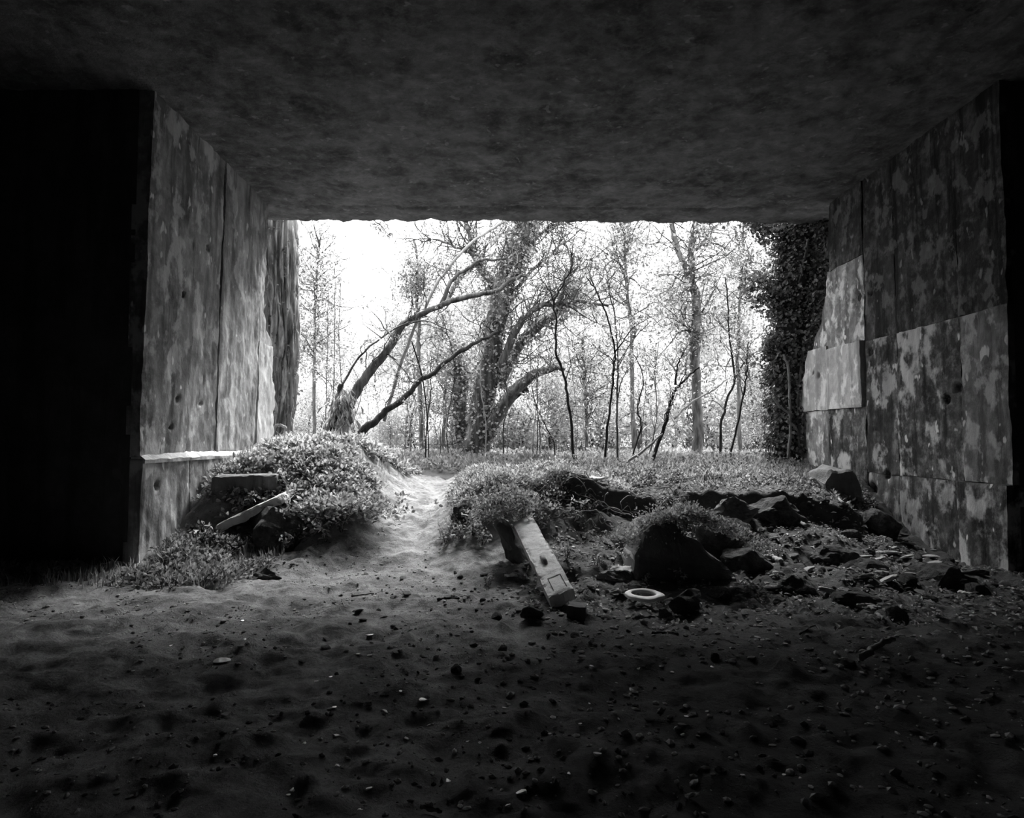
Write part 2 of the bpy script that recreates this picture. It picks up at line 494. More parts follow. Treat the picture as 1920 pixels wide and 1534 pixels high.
def panel(parent, side, y0, y1, z0, z1, proud, mat, seed, holes=(), end=None, lean=0.0, res=0.035, gap=0.003, rough=0.012, chip=0.010):
    """one cast bay of a wall: a thick plate with its own uneven face, worn rim and tie holes"""
    sgn = 1.0 if side < 0 else -1.0
    ny = max(8, int((y1 - y0) / res)); nz = max(8, int((z1 - z0) / res))
    u = np.linspace(0, 1, ny); v = np.linspace(0, 1, nz)
    U, Vv = np.meshgrid(u, v, indexing='ij')
    Z = z0 + gap + (z1 - z0 - 2 * gap) * Vv
    yend = (end(Z) if end is not None else y1 - gap + 0 * Z)
    ystart = y0 + gap + chip * fbm(Z * 3, y0, 0, 3, seed) * 0.7
    yend = yend + chip * (3.0 if end is not None else 0.7) * fbm(Z * 4, y1, 3, 3, seed + 3)
    Y = ystart + (yend - ystart) * U
    Z = Z + chip * 0.7 * fbm(Y * 3, z0, 7, 3, seed + 5) * (1 - Vv) + chip * 0.7 * fbm(Y * 3, z1, 9, 3, seed + 7) * Vv
    d = proud + rough * fbm(Y * 4, Z * 1.5, 1, 4, seed) + rough * 0.6 * fbm(Y * 12, Z * 8, 4, 3, seed + 1)
    rim = np.minimum(np.minimum(U * (y1 - y0), (1 - U) * (y1 - y0)), np.minimum(Vv * (z1 - z0), (1 - Vv) * (z1 - z0)))
    d = d - 0.010 * np.exp(-(rim / 0.016) ** 2) * (0.5 + 1.0 * vnoise(Y * 3, Z * 3, 0, seed + 9))
    for hy, hz, hr in holes:
        d = d - 0.16 * np.exp(-(((Y - hy) / hr) ** 2 + ((Z - hz) / (hr * 0.8)) ** 2) ** 2)
    X = side + sgn * (d + lean * Z)
    Fv = np.stack([X, Y, Z], -1)
    mb = MB()
    gf = grid_faces(ny, nz)
    mb.add(Fv.reshape(-1, 3), gf if sgn > 0 else gf[:, ::-1])
    loop = np.concatenate([Fv[:, 0], Fv[-1, 1:], Fv[-2::-1, -1], Fv[0, -2:0:-1]])
    bk = loop.copy(); bk[:, 0] = side - sgn * 0.12
    n = len(loop); k = np.arange(n); k2 = (k + 1) % n
    f = np.stack([k, k + n, k2 + n, k2], 1)
    mb.add(np.concatenate([loop, bk]), f if sgn > 0 else f[:, ::-1])
    return build('concrete_panel', mb, mat, parent)

def wall_pt(px, py, side):
    """where the picture ray meets the side wall plane: (y, z)"""
    d = ray(px, py); t = side / d[0]
    return d[1] * t, 1.5 + d[2] * t

hl = [wall_pt(a, b, XL) + (r,) for a, b, r in ((379, 465, .045), (333, 552, .035), (325, 748, .035), (315, 801, .035), (372, 757, .025), (283, 911, .045))]
ylj = [YPL, 8.98, 9.86, 10.8, 11.45]
for i in range(4):
    panel(wall_left, XL, ylj[i], ylj[i + 1], 1.29, ZC + 0.02, 0.0 + (0.012, 0, 0.02, 0.005)[i], M['left'][(0, 1, 2, 3)[i]], 40 + i, hl, lean=0.018)
    panel(wall_left, XL, ylj[i], ylj[i + 1], -0.3, 1.27, 0.075 + (0.0, 0.012, 0.004, 0.02)[i], M['left'][(1, 0, 3, 2)[i]], 60 + i, hl, lean=0.0)
panel(wall_left, XL, 11.45, 11.9, 1.25, ZC + 0.02, -0.02, M['left'][3], 71, end=lambda Z: 11.72 + 0.10 * ss(4.2, 3.2, Z) + 0.33 * ss(3.5, 3.2, Z), lean=0.018, chip=0.03)
panel(wall_left, XL, 11.5, 12.3, 0.3, 3.2, 0.03, M['left'][4], 72, end=lambda Z: 12.2 + 0.12 * ss(2.7, 2.2, Z), lean=0.01, chip=0.03)

ys_ = np.linspace(YPL + .01, 11.3, 120); led = []
for y_ in ys_:
    e = .010 * float(fbm(y_ * 5, 0, 0, 4, 6))
    led.append([(XL - .06, y_, 1.345 + e), (XL + .02, y_, 1.335 + e), (XL + .105 + e, y_, 1.265 - e), (XL + .10, y_, 1.22), (XL - .06, y_, 1.22)])
led = np.array(led); gf = grid_faces(len(ys_), 5)
ledge = build('ledge', MB().add(led.reshape(-1, 3), gf[:, ::-1]).add(led[0], np.array([(0, 1, 2, 3, 4)])), M['right'][4], wall_left, smooth=False)
ledge['label'] = 'pale sloping ledge along the pier'

rend = lambda Z: np.interp(Z, [-.5, 0.9, 1.95, 2.55, 3.3, 3.69, 4.49, 5.7], [13.1, 13.0, 12.9, 12.65, 12.15, 11.75, 11.55, 11.5])
hr = [wall_pt(a, b, XR) + (r,) for a, b, r in ((1606, 558, .10), (1633, 548, .05), (1540, 705, .05), (1530, 700, .03), (1637, 918, .10), (1664, 891, .06), (1775, 750, .06), (1795, 728, .06), (1632, 660, .05))]
yrj = [YPR, 8.25, 9.6, 10.42, 11.6]
zin, zout = [-0.35, 0.98, 3.05, ZC + 0.03], [-0.35, 2.02, 3.08, ZC + 0.03]
tone_in = [[3, 0, 2], [2, 3, 0], [3, 0, 0]]
for zi in range(3):
    for yi in range(3):
        pr = (0.0, .004, .008)[(zi + yi * 2) % 3] + (.10 if zi == 0 and yi == 0 else 0)
        panel(wall_right, XR, yrj[yi], yrj[yi + 1], zin[zi], zin[zi + 1], pr, M['shaded_top'] if zi == 2 else M['right'][tone_in[zi][yi]], 100 + zi * 9 + yi, hr, gap=.001)  # top lift takes the concrete darkened to stand for shade
panel(wall_right, XR, 10.42, 11.6, -0.35, 2.02, .02, M['right'][3], 140, hr, gap=.001)
panel(wall_right, XR, 10.47, 11.6, 2.02, 3.08, .06, M['right'][4], 141, hr, gap=.001)
panel(wall_right, XR, 10.42, 11.75, 4.45, ZC + .03, .012, M['shaded_top'], 143, hr, gap=.0, end=lambda Z: np.minimum(rend(Z), 11.75), chip=.03)
panel(wall_right, XR, 10.42, 11.75, 3.08, 4.45, .012, M['right'][1], 142, hr, gap=.001, end=lambda Z: np.minimum(rend(Z), 11.75))
panel(wall_right, XR, 11.6, 12.9, -0.35, 2.02, 0.02, M['right'][1], 160, hr, end=rend, chip=0.02)
panel(wall_right, XR, 11.6, 12.9, 2.02, 3.15, 0.055, M['right'][4], 161, hr, end=rend, chip=0.02)
panel(wall_right, XR, 11.6, 12.9, 3.15, 3.75, 0.0, M['right'][1], 170, hr, end=rend, chip=0.02)
struct_box('trim_1', (XR + 0.1, 11.3, -0.6), (9.4, 12.4, 3.0), M['core'], 'rear of the broken outer end of the stained wall')

# ------------------------------------------------------------------ rocks and blocks
def ico(sub):
    bm = bmesh.new(); bmesh.ops.create_icosphere(bm, subdivisions=sub, radius=1.0)
    v = np.array([x.co[:] for x in bm.verts]); f = np.array([[y.index for y in x.verts] for x in bm.faces]); bm.free()
    return v, f
ICO = {k: ico(k) for k in (1, 2, 3, 4)}

def rock_shape(seed, sub=3, cuts=9, dmin=0.45, dmax=0.85, noise=0.05):
    v, f = ICO[sub]; v = v.copy(); r = np.random.default_rng(seed)
    for _ in range(cuts):
        n = unit(r.normal(size=3)); d = r.uniform(dmin, dmax)
        v -= np.maximum(0, v @ n - d)[:, None] * n
    v += unit(v) * (noise * fbm(v[:, 0] * 3, v[:, 1] * 3, v[:, 2] * 3 + seed, 3, seed))[:, None]
    v -= (v.max(0) + v.min(0)) / 2
    v /= np.abs(v).max(0)
    return v, f

def rock(name, loc, half, seed, mat, label, cat='rock', group=None, rot=(0, 0, 0), sub=3, smooth=False, **kw):
    v, f = rock_shape(seed, sub, **kw)
    v = v * np.array(half)
    R = np.array(Matrix.Rotation(rot[2], 3, 'Z') @ Matrix.Rotation(rot[1], 3, 'Y') @ Matrix.Rotation(rot[0], 3, 'X'))
    v = v @ R.T
    o = build(name, MB().add(v, f), mat, smooth=smooth)
    o.location = Vector(loc)
    return tag(o, label, cat, group)

def slab_from(name, corners, thick, mat, label, cat, seed, chip=0.02, res=(10, 40), group=None):
    """a cast slab whose upper face has the four given corners (near-left, near-right, far-right, far-left)"""
    a, b, c, d = [np.asarray(p, float) for p in corners]
    nrm = unit(np.cross(b - a, d - a))
    nu, nv = res
    U, V = np.meshgrid(np.linspace(0, 1, nu), np.linspace(0, 1, nv), indexing='ij')
    top = (a * ((1 - U) * (1 - V))[..., None] + b * (U * (1 - V))[..., None] + c * (U * V)[..., None] + d * ((1 - U) * V)[..., None])
    rimd = np.minimum(np.minimum(U, 1 - U) * np.linalg.norm(b - a), np.minimum(V, 1 - V) * np.linalg.norm(d - a))
    x, y, z = top[..., 0], top[..., 1], top[..., 2]
    off = -0.35 * chip * np.exp(-(rimd / 0.03) ** 2) * (1 + 1.3 * fbm(x * 14, y * 14, z * 14, 3, seed)) + 0.15 * chip * fbm(x * 9, y * 9, z * 9, 3, seed + 2)
    top = top + nrm * off[..., None]
    cen = (a + b + c + d) / 4
    inward = (cen - top); inward -= nrm * (inward @ nrm)[..., None]
    nib = chip * np.exp(-(rimd / 0.012) ** 2) * np.clip(0.3 + fbm(x * 9, y * 9, z * 9, 4, seed + 5), 0, 2)
    top = top + unit(inward) * nib[..., None]
    bot = top - nrm * thick
    mb = MB(); gf = grid_faces(nu, nv)
    mb.add(top.reshape(-1, 3), gf); mb.add(bot.reshape(-1, 3), gf[:, ::-1])
    lt = np.concatenate([top[:, 0], top[-1, 1:], top[-2::-1, -1], top[0, -2:0:-1]])
    rows = 5; ring = []
    lc = lt.mean(0)
    for k in range(rows):
        q = lt - nrm * thick * k / (rows - 1)
        if 0 < k < rows - 1:
            q = q + unit(q - lc) * (chip * 0.6 * fbm(q[:, 0] * 11, q[:, 1] * 11, q[:, 2] * 11, 3, seed + 8))[:, None]
        ring.append(q)
    R = np.stack(ring, 0); n = len(lt)
    i = np.arange((rows - 1) * n); r_ = i // n; c_ = i % n; c2 = (c_ + 1) % n
    mb.add(R.reshape(-1, 3), np.stack([r_ * n + c_, (r_ + 1) * n + c_, (r_ + 1) * n + c2, r_ * n + c2], 1))
    o = build(name, mb, mat, smooth=False, loc=cen)
    return tag(o, label, cat, group)

# cast concrete post leaning on the middle mound
cor = [P(1029, 1121, 5.86), P(1075, 1102, 5.92), P(997, 965, 7.66), P(960, 978, 7.60)]
post = slab_from('concrete_post', cor, 0.11, M['post'], 'pale cast concrete post lying aslant against the ivy mound', 'post', 5, chip=0.022, res=(20, 110))
pa, pb, pc, pd = cor
pn = unit(np.cross(pb - pa, pd - pa))
ax = unit((pd + pc) / 2 - (pa + pb) / 2); cr = unit(pb - pa)
mid = lambda u, v: pa * (1 - u) * (1 - v) + pb * u * (1 - v) + pc * u * v + pd * (1 - u) * v
cen = np.array(post.location)
# short bolt stub standing out of the post's face
q = mid(0.50, 0.37)
v, f = tube([q - ax * 0.085 - pn * 0.012, q - ax * 0.05 + pn * 0.008, q + ax * 0.05 + pn * 0.012, q + ax * 0.085 - pn * 0.012], [0.018, 0.028, 0.028, 0.018], 8, 0.3, 4)
bolt = build('lifting_loop', MB().add(v - cen, f), M['pale_rock'], post); bolt['label'] = 'stubby lifting loop on the post face'
# shallow rectangular inlay near the low end, rim drawn by four thin fillets
fr = MB()
for (u0, v0, u1, v1) in ((.28, .17, .80, .17), (.80, .17, .80, .03), (.28, .17, .28, .05)):
    a = mid(u0, v0) + pn * 0.000; b = mid(u1, v1) + pn * 0.000
    s = unit(np.cross(b - a, pn)) * 0.004
    fr.add([a - s - cen, b - s - cen, b + s + pn * .004 - cen, a + s + pn * .004 - cen, a - s + pn * .004 - cen, b - s + pn * .004 - cen],
           [np.array([(4, 5, 2, 3), (0, 1, 5, 4)])])
patch = build('inlay_rim', fr, M['dark_trunk'], post, smooth=False)

# little block at the foot of the post
gp = ground_hit(1081, 1160)
bx = [P(1061, 1137, gp[1] - .02), P(1098, 1139, gp[1] - .02), P(1100, 1129, gp[1] + .14), P(1066, 1127, gp[1] + .14)]
slab_from('concrete_block', bx, 0.16, M['block'], 'small squared concrete block at the foot of the pale post', 'block', 9, chip=0.015, res=(12, 12))
gp = ground_hit(998, 1163)
rock('broken_stone', gp + np.array((0, 0.08, 0.035)), (.10, .075, .065), 31, M['rock'], 'dark flat topped stone in front of the leaning post', 'stone', cuts=7)
gp = ground_hit(1291, 1158)
rock('mossy_rock', gp + np.array((0.0, 0.12, 0.09)), (.165, .13, .13), 44, M['rock'], 'rough dark rock with crusted top beside the oval seat', 'rock', cuts=8, noise=0.12)

# lavatory seat lying on the dirt
def flat_pt(px, py, z):
    d = ray(px, py); t = (z - 1.5) / d[2]
    return np.array((0, 0, 1.5)) + d * t
gz = float(ground_hit(1210, 1122)[2]) + 0.055
outer = [(1171, 1111), (1174.6, 1107.6), (1185, 1104), (1205, 1101.7), (1222, 1104), (1235.6, 1109), (1247, 1116), (1235.6, 1120.5), (1218.6, 1125.8), (1195, 1122), (1180, 1118)]
op = np.array([flat_pt(a, b, gz) for a, b in outer]); oc = op.mean(0)
op2 = np.concatenate([op, op[:1]])
ang_o = resample(op2, 65)[:-1]
ic = flat_pt(1206.8, 1111.9, gz)
rx = abs(flat_pt(1229.5, 1112, gz)[0] - ic[0]); ry = 0.5 * (flat_pt(1206.8, 1105.4, gz)[1] - flat_pt(1206.8, 1118.6, gz)[1])
mb = MB(); n = len(ang_o); rows = []
for o_ in ang_o: pass
ins = []
for p_ in ang_o:
    t = math.atan2((p_[1] - ic[1]) / ry, (p_[0] - ic[0]) / rx)
    ins.append((ic[0] + rx * math.cos(t), ic[1] + ry * math.sin(t), gz))
ins = np.array(ins); dn = np.array((0, 0, 1.0))
prof = [ang_o - dn * 0.03, ang_o - dn * 0.008, ang_o * .94 + ins * .06, ang_o * .5 + ins * .5 + dn * 0.006, ang_o * .08 + ins * .92, ins - dn * 0.008, ins - dn * 0.03]
R = np.stack(prof + [prof[0]], 0); m_ = len(R)
i = np.arange((m_ - 1) * n); r_ = i // n; c_ = i % n; c2 = (c_ + 1) % n
mb.add(R.reshape(-1, 3), np.stack([r_ * n + c_, (r_ + 1) * n + c_, (r_ + 1) * n + c2, r_ * n + c2], 1)[:, ::-1])
seat = build('lavatory_seat', mb, M['plastic'], smooth=True, loc=oc)
tag(seat, 'white oval lavatory seat lying flat on the dirt', 'seat')
seat.rotation_euler = (math.radians(-1.5), 0, 0)

# big pieces of broken structure
def block_at(name, px0, px1, pyt, pyb, Y, depth, mat, label, seed, cat='block', chip=0.05, skew=0.0, tilt=0.0, lower=0.3, res=(22, 22)):
    a = P(px0, pyt, Y); b = P(px1, pyt + tilt, Y)
    c = b + np.array((skew, depth, 0.02)); d = a + np.array((skew, depth, 0.02))
    th = abs(P(px0, pyt, Y)[2] - P(px0, pyb, Y)[2]) + lower
    return slab_from(name, [a, b, c, d], th, mat, label, cat, seed, chip=chip, res=res)

block_at('concrete_block', 397, 520, 892, 950, 8.95, 0.9, M['block'], 'dark squared concrete block wedged between pier wall and ivy mound', 15, tilt=-2, lower=0.1)
sa, sb = P(404, 984, 8.45), P(528, 926, 8.6)
dv = np.array((.12, .55, .10))
slab_from('concrete_slab', [sa, sb, sb + dv, sa + dv], 0.10, M['post'], 'tilted pale concrete slab half buried in the ivy mound', 'slab', 18, chip=0.03, res=(30, 16))
rock('boulder', P(556, 1000, 8.62), (0.60, 0.5, 0.36), 83, M['rock'], 'big dark boulder under the pale slab below the ivy mound', 'boulder', sub=4, cuts=10)
# peaked block draped with ivy
def wedge(name, pts, Y0, depth, mat, label, seed, cat='block'):
    """upright broken block: a front outline in the plane y = Y0, pushed back by depth"""
    fr = np.array([P(a, b, Y0) for a, b in pts]); fr = resample(np.concatenate([fr, fr[:1]]), 60)[:-1]
    n = len(fr); c = fr.mean(0)
    rings = []
    for k, (sc, dy) in enumerate(((.0, -.03), (.5, -.03), (.93, -.01), (1.0, .04), (1.02, depth * .5), (.98, depth), (.5, depth * 1.1), (0, depth * 1.12))):
        q = c + (fr - c) * sc + np.array((0, dy, 0.04 * dy))
        q = q + 0.05 * np.stack([fbm(q[:, 0] * 5, q[:, 1] * 5, q[:, 2] * 5, 3, seed + j) for j in range(3)], 1) * (0.3 + 0.7 * sc)
        rings.append(q)
    R = np.stack(rings, 0); m_ = len(R)
    i = np.arange((m_ - 1) * n); r_ = i // n; c_ = i % n; c2 = (c_ + 1) % n
    o = build(name, MB().add(R.reshape(-1, 3), np.stack([r_ * n + c_, (r_ + 1) * n + c_, (r_ + 1) * n + c2, r_ * n + c2], 1)), mat, smooth=False, loc=c)
    return tag(o, label, cat)
wedge('broken_block', [(1196, 1045), (1205, 1005), (1240, 990), (1266, 985), (1300, 1020), (1340, 1045), (1368, 1075), (1372, 1105), (1290, 1112), (1200, 1108)], 6.95, 0.8, M['block'], 'large broken concrete block with peaked top under trailing ivy', 3)
wedge('leaning_slab', [(926, 986), (956, 988), (1006, 1078), (968, 1066)], 7.5, 0.3, M['block'], 'dark slab edge standing left of the leaning post', 8, 'slab')
wedge('wall_fragment', [(1548, 905), (1560, 885), (1600, 888), (1622, 950), (1615, 985), (1560, 975)], 9.75, 0.6, M['block'], 'dark slab of fallen wall propped against the stained wall', 12, 'slab')
big = [
    (1353, 1000, 7.9, (.36, .3, .26), 'angular dark boulder behind the peaked block', 201),
    (1375, 962, 8.6, (.34, .3, .24), 'dark boulder with a pale rounded crown on the bank', 202),
    (1452, 965, 8.9, (.40, .3, .26), 'flat faced black boulder in the middle of the bank', 203),
    (1516, 955, 9.3, (.36, .3, .24), 'dark boulder below the dead branch on the bank', 204),
    (1650, 985, 9.1, (.26, .3, .24), 'dark boulder at the foot of the stained wall', 205),
    (1497, 1103, 6.6, (.19, .16, .13), 'round topped dark rock alone on the littered floor', 206),
    (1400, 1045, 7.4, (.30, .22, .16), 'low dark rock right of the peaked block', 207),
    (1625, 1078, 7.3, (.30, .24, .18), 'squarish dark block among flat shards', 208),
    (1740, 1090, 7.0, (.45, .3, .20), 'broad dark rock below the shards by the wall', 209),
    (1568, 1045, 7.8, (.30, .2, .14), 'dark rock behind the littered shards', 210),
    (1597, 1128, 6.2, (.26, .16, .10), 'low crusted rock with pale upper edge', 211),
    (1690, 1258, 4.75, (.24, .17, .16), 'dark rock with a light split edge on the black floor', 212),
    (1340, 1240, 0, (.035, .03, .035), 'fist sized dark stone alone on the bare floor', 213),
    (868, 965, 8.6, (.16, .16, .16), 'pale edged stone poking from the ivy left of the post', 214),
    (495, 1085, 7.3, (.22, .2, .14), 'dark stone among the grass below the boulder', 215),
    (330, 1085, 7.4, (.20, .18, .13), 'dark hollow stone at the foot of the pier', 216),
    (1150, 1085, 7.0, (.18, .14, .09), 'long pale rounded stone between post and peaked block', 217),
    (1590, 1250, 0, (.05, .04, .03), 'small dark stone near the split rock', 218),
]
for px, py, Y, half, lab, sd_ in big:
    if Y == 0:
        p = ground_hit(px, py); p = p + np.array((0, 0, half[2] * .5))
    else:
        p = P(px, py, Y)
        zmax = float(H(p[0], p[1])) + half[2] * 0.55
        p[2] = min(p[2], zmax)
    rock('rock', p, half, sd_, M['rock'] if 'pale rounded' not in lab else M['block'], lab, 'rock', sub=4 if half[0] > .1 else 2, cuts=10, dmin=.42, dmax=.85, noise=.12)

# flat shards and rubble, one by one
SH = [rock_shape(300 + i, 2, cuts=8, noise=0.06) for i in range(8)]
shard_me, rub_me, shard_pale = [], [], []
for i, (v, f) in enumerate(SH):
    for lst, sc, mt in ((rub_me, (1, .8, .65), M['rock']), (shard_me, (1, .65, .22), M['block']), (shard_pale, (1, .5, .20), M['pale_rock'])):
        o = build('seed', MB().add(v * np.array(sc), f), mt, smooth=False)
        lst.append(o.data); bpy.data.objects.remove(o)
def put(name, me, loc, s, rot, label, cat, group):
    o = bpy.data.objects.new(name, me); COL.objects.link(o)
    o.location = Vector(loc); o.scale = (s, s, s) if np.isscalar(s) else s; o.rotation_euler = rot
    return tag(o, label, cat, group)
placed = []
def free(p, r):
    for q, s in placed:
        if (q[0] - p[0]) ** 2 + (q[1] - p[1]) ** 2 < (r + s) ** 2: return False
    placed.append((p, r)); return True
cnt = 0
r_ = random.Random(3)
while cnt < 170:
    x = r_.uniform(0.9, 5.6); y = r_.uniform(5.4, 9.9)
    if r_.random() > (0.25 + 0.75 * (x > 3.2)) * (1.0 if y > 6.3 else 0.35): continue
    s = 0.03 + 0.10 * r_.random() ** 2.2
    if not free((x, y), s * .8): continue
    z = float(H(x, y))
    flat = r_.random() < 0.6
    put('stone_shard' if flat else 'rubble_stone', r_.choice(shard_me if flat else rub_me), (x, y, z + s * (.10 if flat else .3)), s,
        (r_.uniform(-.35, .35), r_.uniform(-.35, .35), r_.uniform(0, 6.28)),
        'flat broken shard among the rubble by the stained wall' if flat else 'small lumpy stone among the rubble by the stained wall', 'stone',
        'flat shards in the rubble' if flat else 'lumpy stones in the rubble')
    cnt += 1
for k in range(48):
    px, py = r_.gauss(1690, 55), r_.uniform(1012, 1092)
    if k > 36: px, py = r_.uniform(1400, 1560), r_.uniform(1010, 1130)
    p = ground_hit(min(px, 1790), py); s = r_.uniform(.05, .12)
    if not free(p[:2], s * .55): continue
    put('stone_shard', r_.choice(shard_pale), p + np.array((0, 0, s * .22)), s, (r_.uniform(-.4, .1), r_.uniform(-.3, .3), r_.gauss(.2, .5)),
        'pale flat shard heaped at the foot of the stained wall' if k <= 36 else 'pale flat shard on the dark middle of the slope', 'stone', 'pale shards by the wall foot' if k <= 36 else 'pale shards on the slope')
cnt = 0
while cnt < 70:                                    # dark crumbs of stone around the post and along the path
    x = r_.uniform(-1.6, 1.0); y = r_.uniform(4.2, 7.6)
    s = 0.018 + 0.04 * r_.random() ** 2.5
    if not free((x, y), s): continue
    put('floor_stone', r_.choice(rub_me + shard_me), (x, y, float(H(x, y)) + s * .2), s, (r_.uniform(-.3, .3), r_.uniform(-.3, .3), r_.uniform(0, 6.28)),
        'small dark stone lying on the trodden dirt path', 'stone', 'dark stones on the path')
    cnt += 1
# pale chips on the floor at their places in the photograph
peb = []
for i in range(5):
    v, f = rock_shape(500 + i, 2, cuts=12, dmin=.3, dmax=.75, noise=0.10)
    o = build('seed', MB().add(v * np.array((1, .7, .25)), f), M['chip'], smooth=False); peb.append(o.data); bpy.data.objects.remove(o)
chips = [(415, 1243, .045), (693, 1196, .03), (570, 1156, .018), (511, 1179, .014), (459, 1200, .014), (454, 1164, .014), (320, 1212, .016), (422, 1343, .03), (625, 1329, .02), (722, 1337, .018),
         (795, 1314, .02), (693, 1230, .018), (672, 1229, .016), (620, 1270, .012), (593, 1279, .012), (751, 1298, .012), (763, 1281, .010), (630, 1380, .018), (571, 1395, .014), (806, 1361, .014),
         (762, 1388, .012), (633, 1438, .012), (617, 1452, .012), (548, 1485, .012), (541, 1492, .010), (692, 1481, .014), (840, 1466, .018), (676, 1522, .010), (405, 1418, .014), (946, 1329, .014),
         (1120, 1417, .024), (978, 1489, .022), (952, 1513, .010), (1280, 1381, .014), (1325, 1335, .010), (1088, 1360, .008), (1287, 1345, .012), (1067, 1453, .010), (940, 1485, .008), (1392, 1454, .014),
         (1500, 1460, .010), (1470, 1455, .010), (1183, 1295, .016), (1335, 1252, .014), (1260, 1263, .014), (1105, 1320, .010), (1370, 1215, .010), (1437, 1219, .008), (1524, 1217, .008), (1773, 1233, .014),
         (1583, 1313, .006), (1695, 1466, .008), (1420, 1283, .012), (1428, 1283, .010), (1197, 1255, .010), (1110, 1250, .012), (900, 1395, .010), (877, 1392, .008), (1030, 1378, .010), (1160, 1350, .008)]
for px, py, s in chips:
    p = ground_hit(px, py)
    put('pale_chip', r_.choice(peb), p + np.array((0, 0, s * .2)), s * r_.uniform(1.0, 1.5), (r_.uniform(-.2, .2), r_.uniform(-.2, .2), r_.uniform(0, 6.28)),
        'small pale chip of stone scattered on the dark dirt floor', 'stone', 'pale chips scattered on the floor')

rc = np.random.default_rng(91); n = 16000
cx_ = rc.uniform(-5.2, 5.5, n); cy_ = 2.3 + 7.2 * rc.random(n) ** 1.15
ok = (vnoise(cx_ * 1.7, cy_ * 1.7, 0, 71) > -.35) & ((cx_ > XL + .15) | (cy_ < 7.65)); cx_, cy_ = cx_[ok], cy_[ok]; n = len(cx_)
v1, f1 = ICO[1]; v1 = v1 * (1 + .25 * vnoise(v1[:, 0] * 2, v1[:, 1] * 2, v1[:, 2] * 2, 3))[:, None]
sz = .004 + .016 * rc.random(n) ** 3 * (1 + .5 * (cx_ > 0))
ang = rc.uniform(0, 6.28, n); ca, sa_ = np.cos(ang)[:, None], np.sin(ang)[:, None]
st = np.stack([rc.uniform(.7, 1.6, n), rc.uniform(.6, 1.1, n), rc.uniform(.35, .8, n)], 1) * sz[:, None]
q = v1[None] * st[:, None]
q = np.stack([q[..., 0] * ca - q[..., 1] * sa_, q[..., 0] * sa_ + q[..., 1] * ca, q[..., 2]], -1) + np.stack([cx_, cy_, H(cx_, cy_) + .15 * sz], -1)[:, None]
tag(build('dirt_crumbs', MB().add(q.reshape(-1, 3), (f1[None] + (np.arange(n) * len(v1))[:, None, None]).reshape(-1, 3)), M['crumb'], smooth=False), 'loose crumbs of earth and grit over the whole floor', 'grit', kind='stuff')

def scrap(name, px, py, sx, sy, seed, label, cat, rz=0.0, lift=0.01, mat='rag'):
    """a thin crumpled scrap with its own folds and thickness"""
    p = ground_hit(px, py); n = 12
    U, V = np.meshgrid(np.linspace(-1, 1, n), np.linspace(-1, 1, n), indexing='ij')
    z = 0.22 * sx * fbm(U * 1.6, V * 1.6, seed, 3, seed)
    ex = 1 + 0.18 * fbm(V * 2, seed, 0, 3, seed + 1); ey = 1 + 0.18 * fbm(U * 2, seed, 1, 3, seed + 2)
    T = np.stack([U * sx * ex, V * sy * ey, z - z.min() + lift], -1).reshape(-1, 3)
    gf = grid_faces(n, n); mb = MB().add(T, gf).add(T - np.array((0, 0, .004)), gf[:, ::-1])
    o = build(name, mb, M[mat]); o.location = Vector(p); o.rotation_euler = (0, 0, rz)
    return tag(o, label, cat)
scrap('paper_scrap', 1298, 1499, .032, .015, 1, 'torn pale paper scrap on the black floor close by', 'scrap', -.1)
scrap('paper_scrap', 808, 1527, .045, .006, 2, 'long thin white strip at the very bottom of the floor', 'scrap', -.4)
scrap('crumpled_sheet', 1352, 1025, .11, .16, 3, 'crumpled pale sheet caught beside the peaked block', 'scrap', .6, .05)
scrap('crumpled_sheet', 1165, 1075, .11, .07, 4, 'pale crumpled sheet behind the lavatory seat', 'scrap', .2, .02)
scrap('crumpled_sheet', 1121, 917, .09, .10, 5, 'pale scrap half hidden under the ivy of the middle mound', 'scrap', .2, .12)
scrap('crumpled_sheet', 957, 1085, .07, .05, 6, 'small pale scrap left of the leaning post', 'scrap', .4, .02)
scrap('flat_board', 1160, 1117, .10, .06, 7, 'flat broken board tucked under the lavatory seat', 'board', .1, .01, 'block')
scrap('curled_scrap', 1808, 1122, .05, .035, 8, 'curled pale scrap in the dark by the wall foot', 'scrap', -1.0, .05)
scrap('flat_board', 1205, 1163, .08, .015, 9, 'thin dark lath lying in front of the lavatory seat', 'board', .1, .005, 'block')

def stick(name, pts, r0, r1, mat, label, lift=0.02, cat='branch', group=None, seed=0, Y=None):
    pp = [ground_hit(a, b) + np.array((0, 0, lift)) for a, b in pts] if Y is None else [P(a, b, Y) for a, b in pts]
    pp = resample(pp, max(8, 5 * len(pp)))
    pp = pp + 0.25 * r0 * RNG.normal(size=pp.shape)
    v, f = tube(pp, np.linspace(r0, r1, len(pp)), 7, 0.25, seed)
    return tag(build(name, MB().add(v, f), M[mat], loc=pp[0]), label, cat, group)
stick('fallen_branch', [(1500, 889), (1530, 893), (1560, 895), (1590, 894)], .03, .015, 'pale_wood', 'pale dead branch lying along the top of the bank', .06)
stick('fallen_branch', [(1560, 930), (1578, 948), (1588, 957)], .02, .015, 'pale_wood', 'short pale stick pointing down the bank by the wall', .06)
stick('fallen_branch', [(1584, 958), (1600, 945)], .018, .012, 'pale_wood', 'forked stub of pale stick against the fallen wall slab', .06)
stick('fallen_branch', [(1495, 981), (1511, 994)], .025, .022, 'pale_wood', 'stubby pale stick stuck in the dark bank', .05)
stick('fallen_branch', [(1434, 1050), (1450, 1053), (1466, 1057)], .03, .025, 'pale_wood', 'flat pale lath on the littered slope', .03)
stick('fallen_branch', [(1610, 1142), (1625, 1141), (1640, 1148)], .022, .018, 'pale_wood', 'bent pale stick on the dark slope', .02)
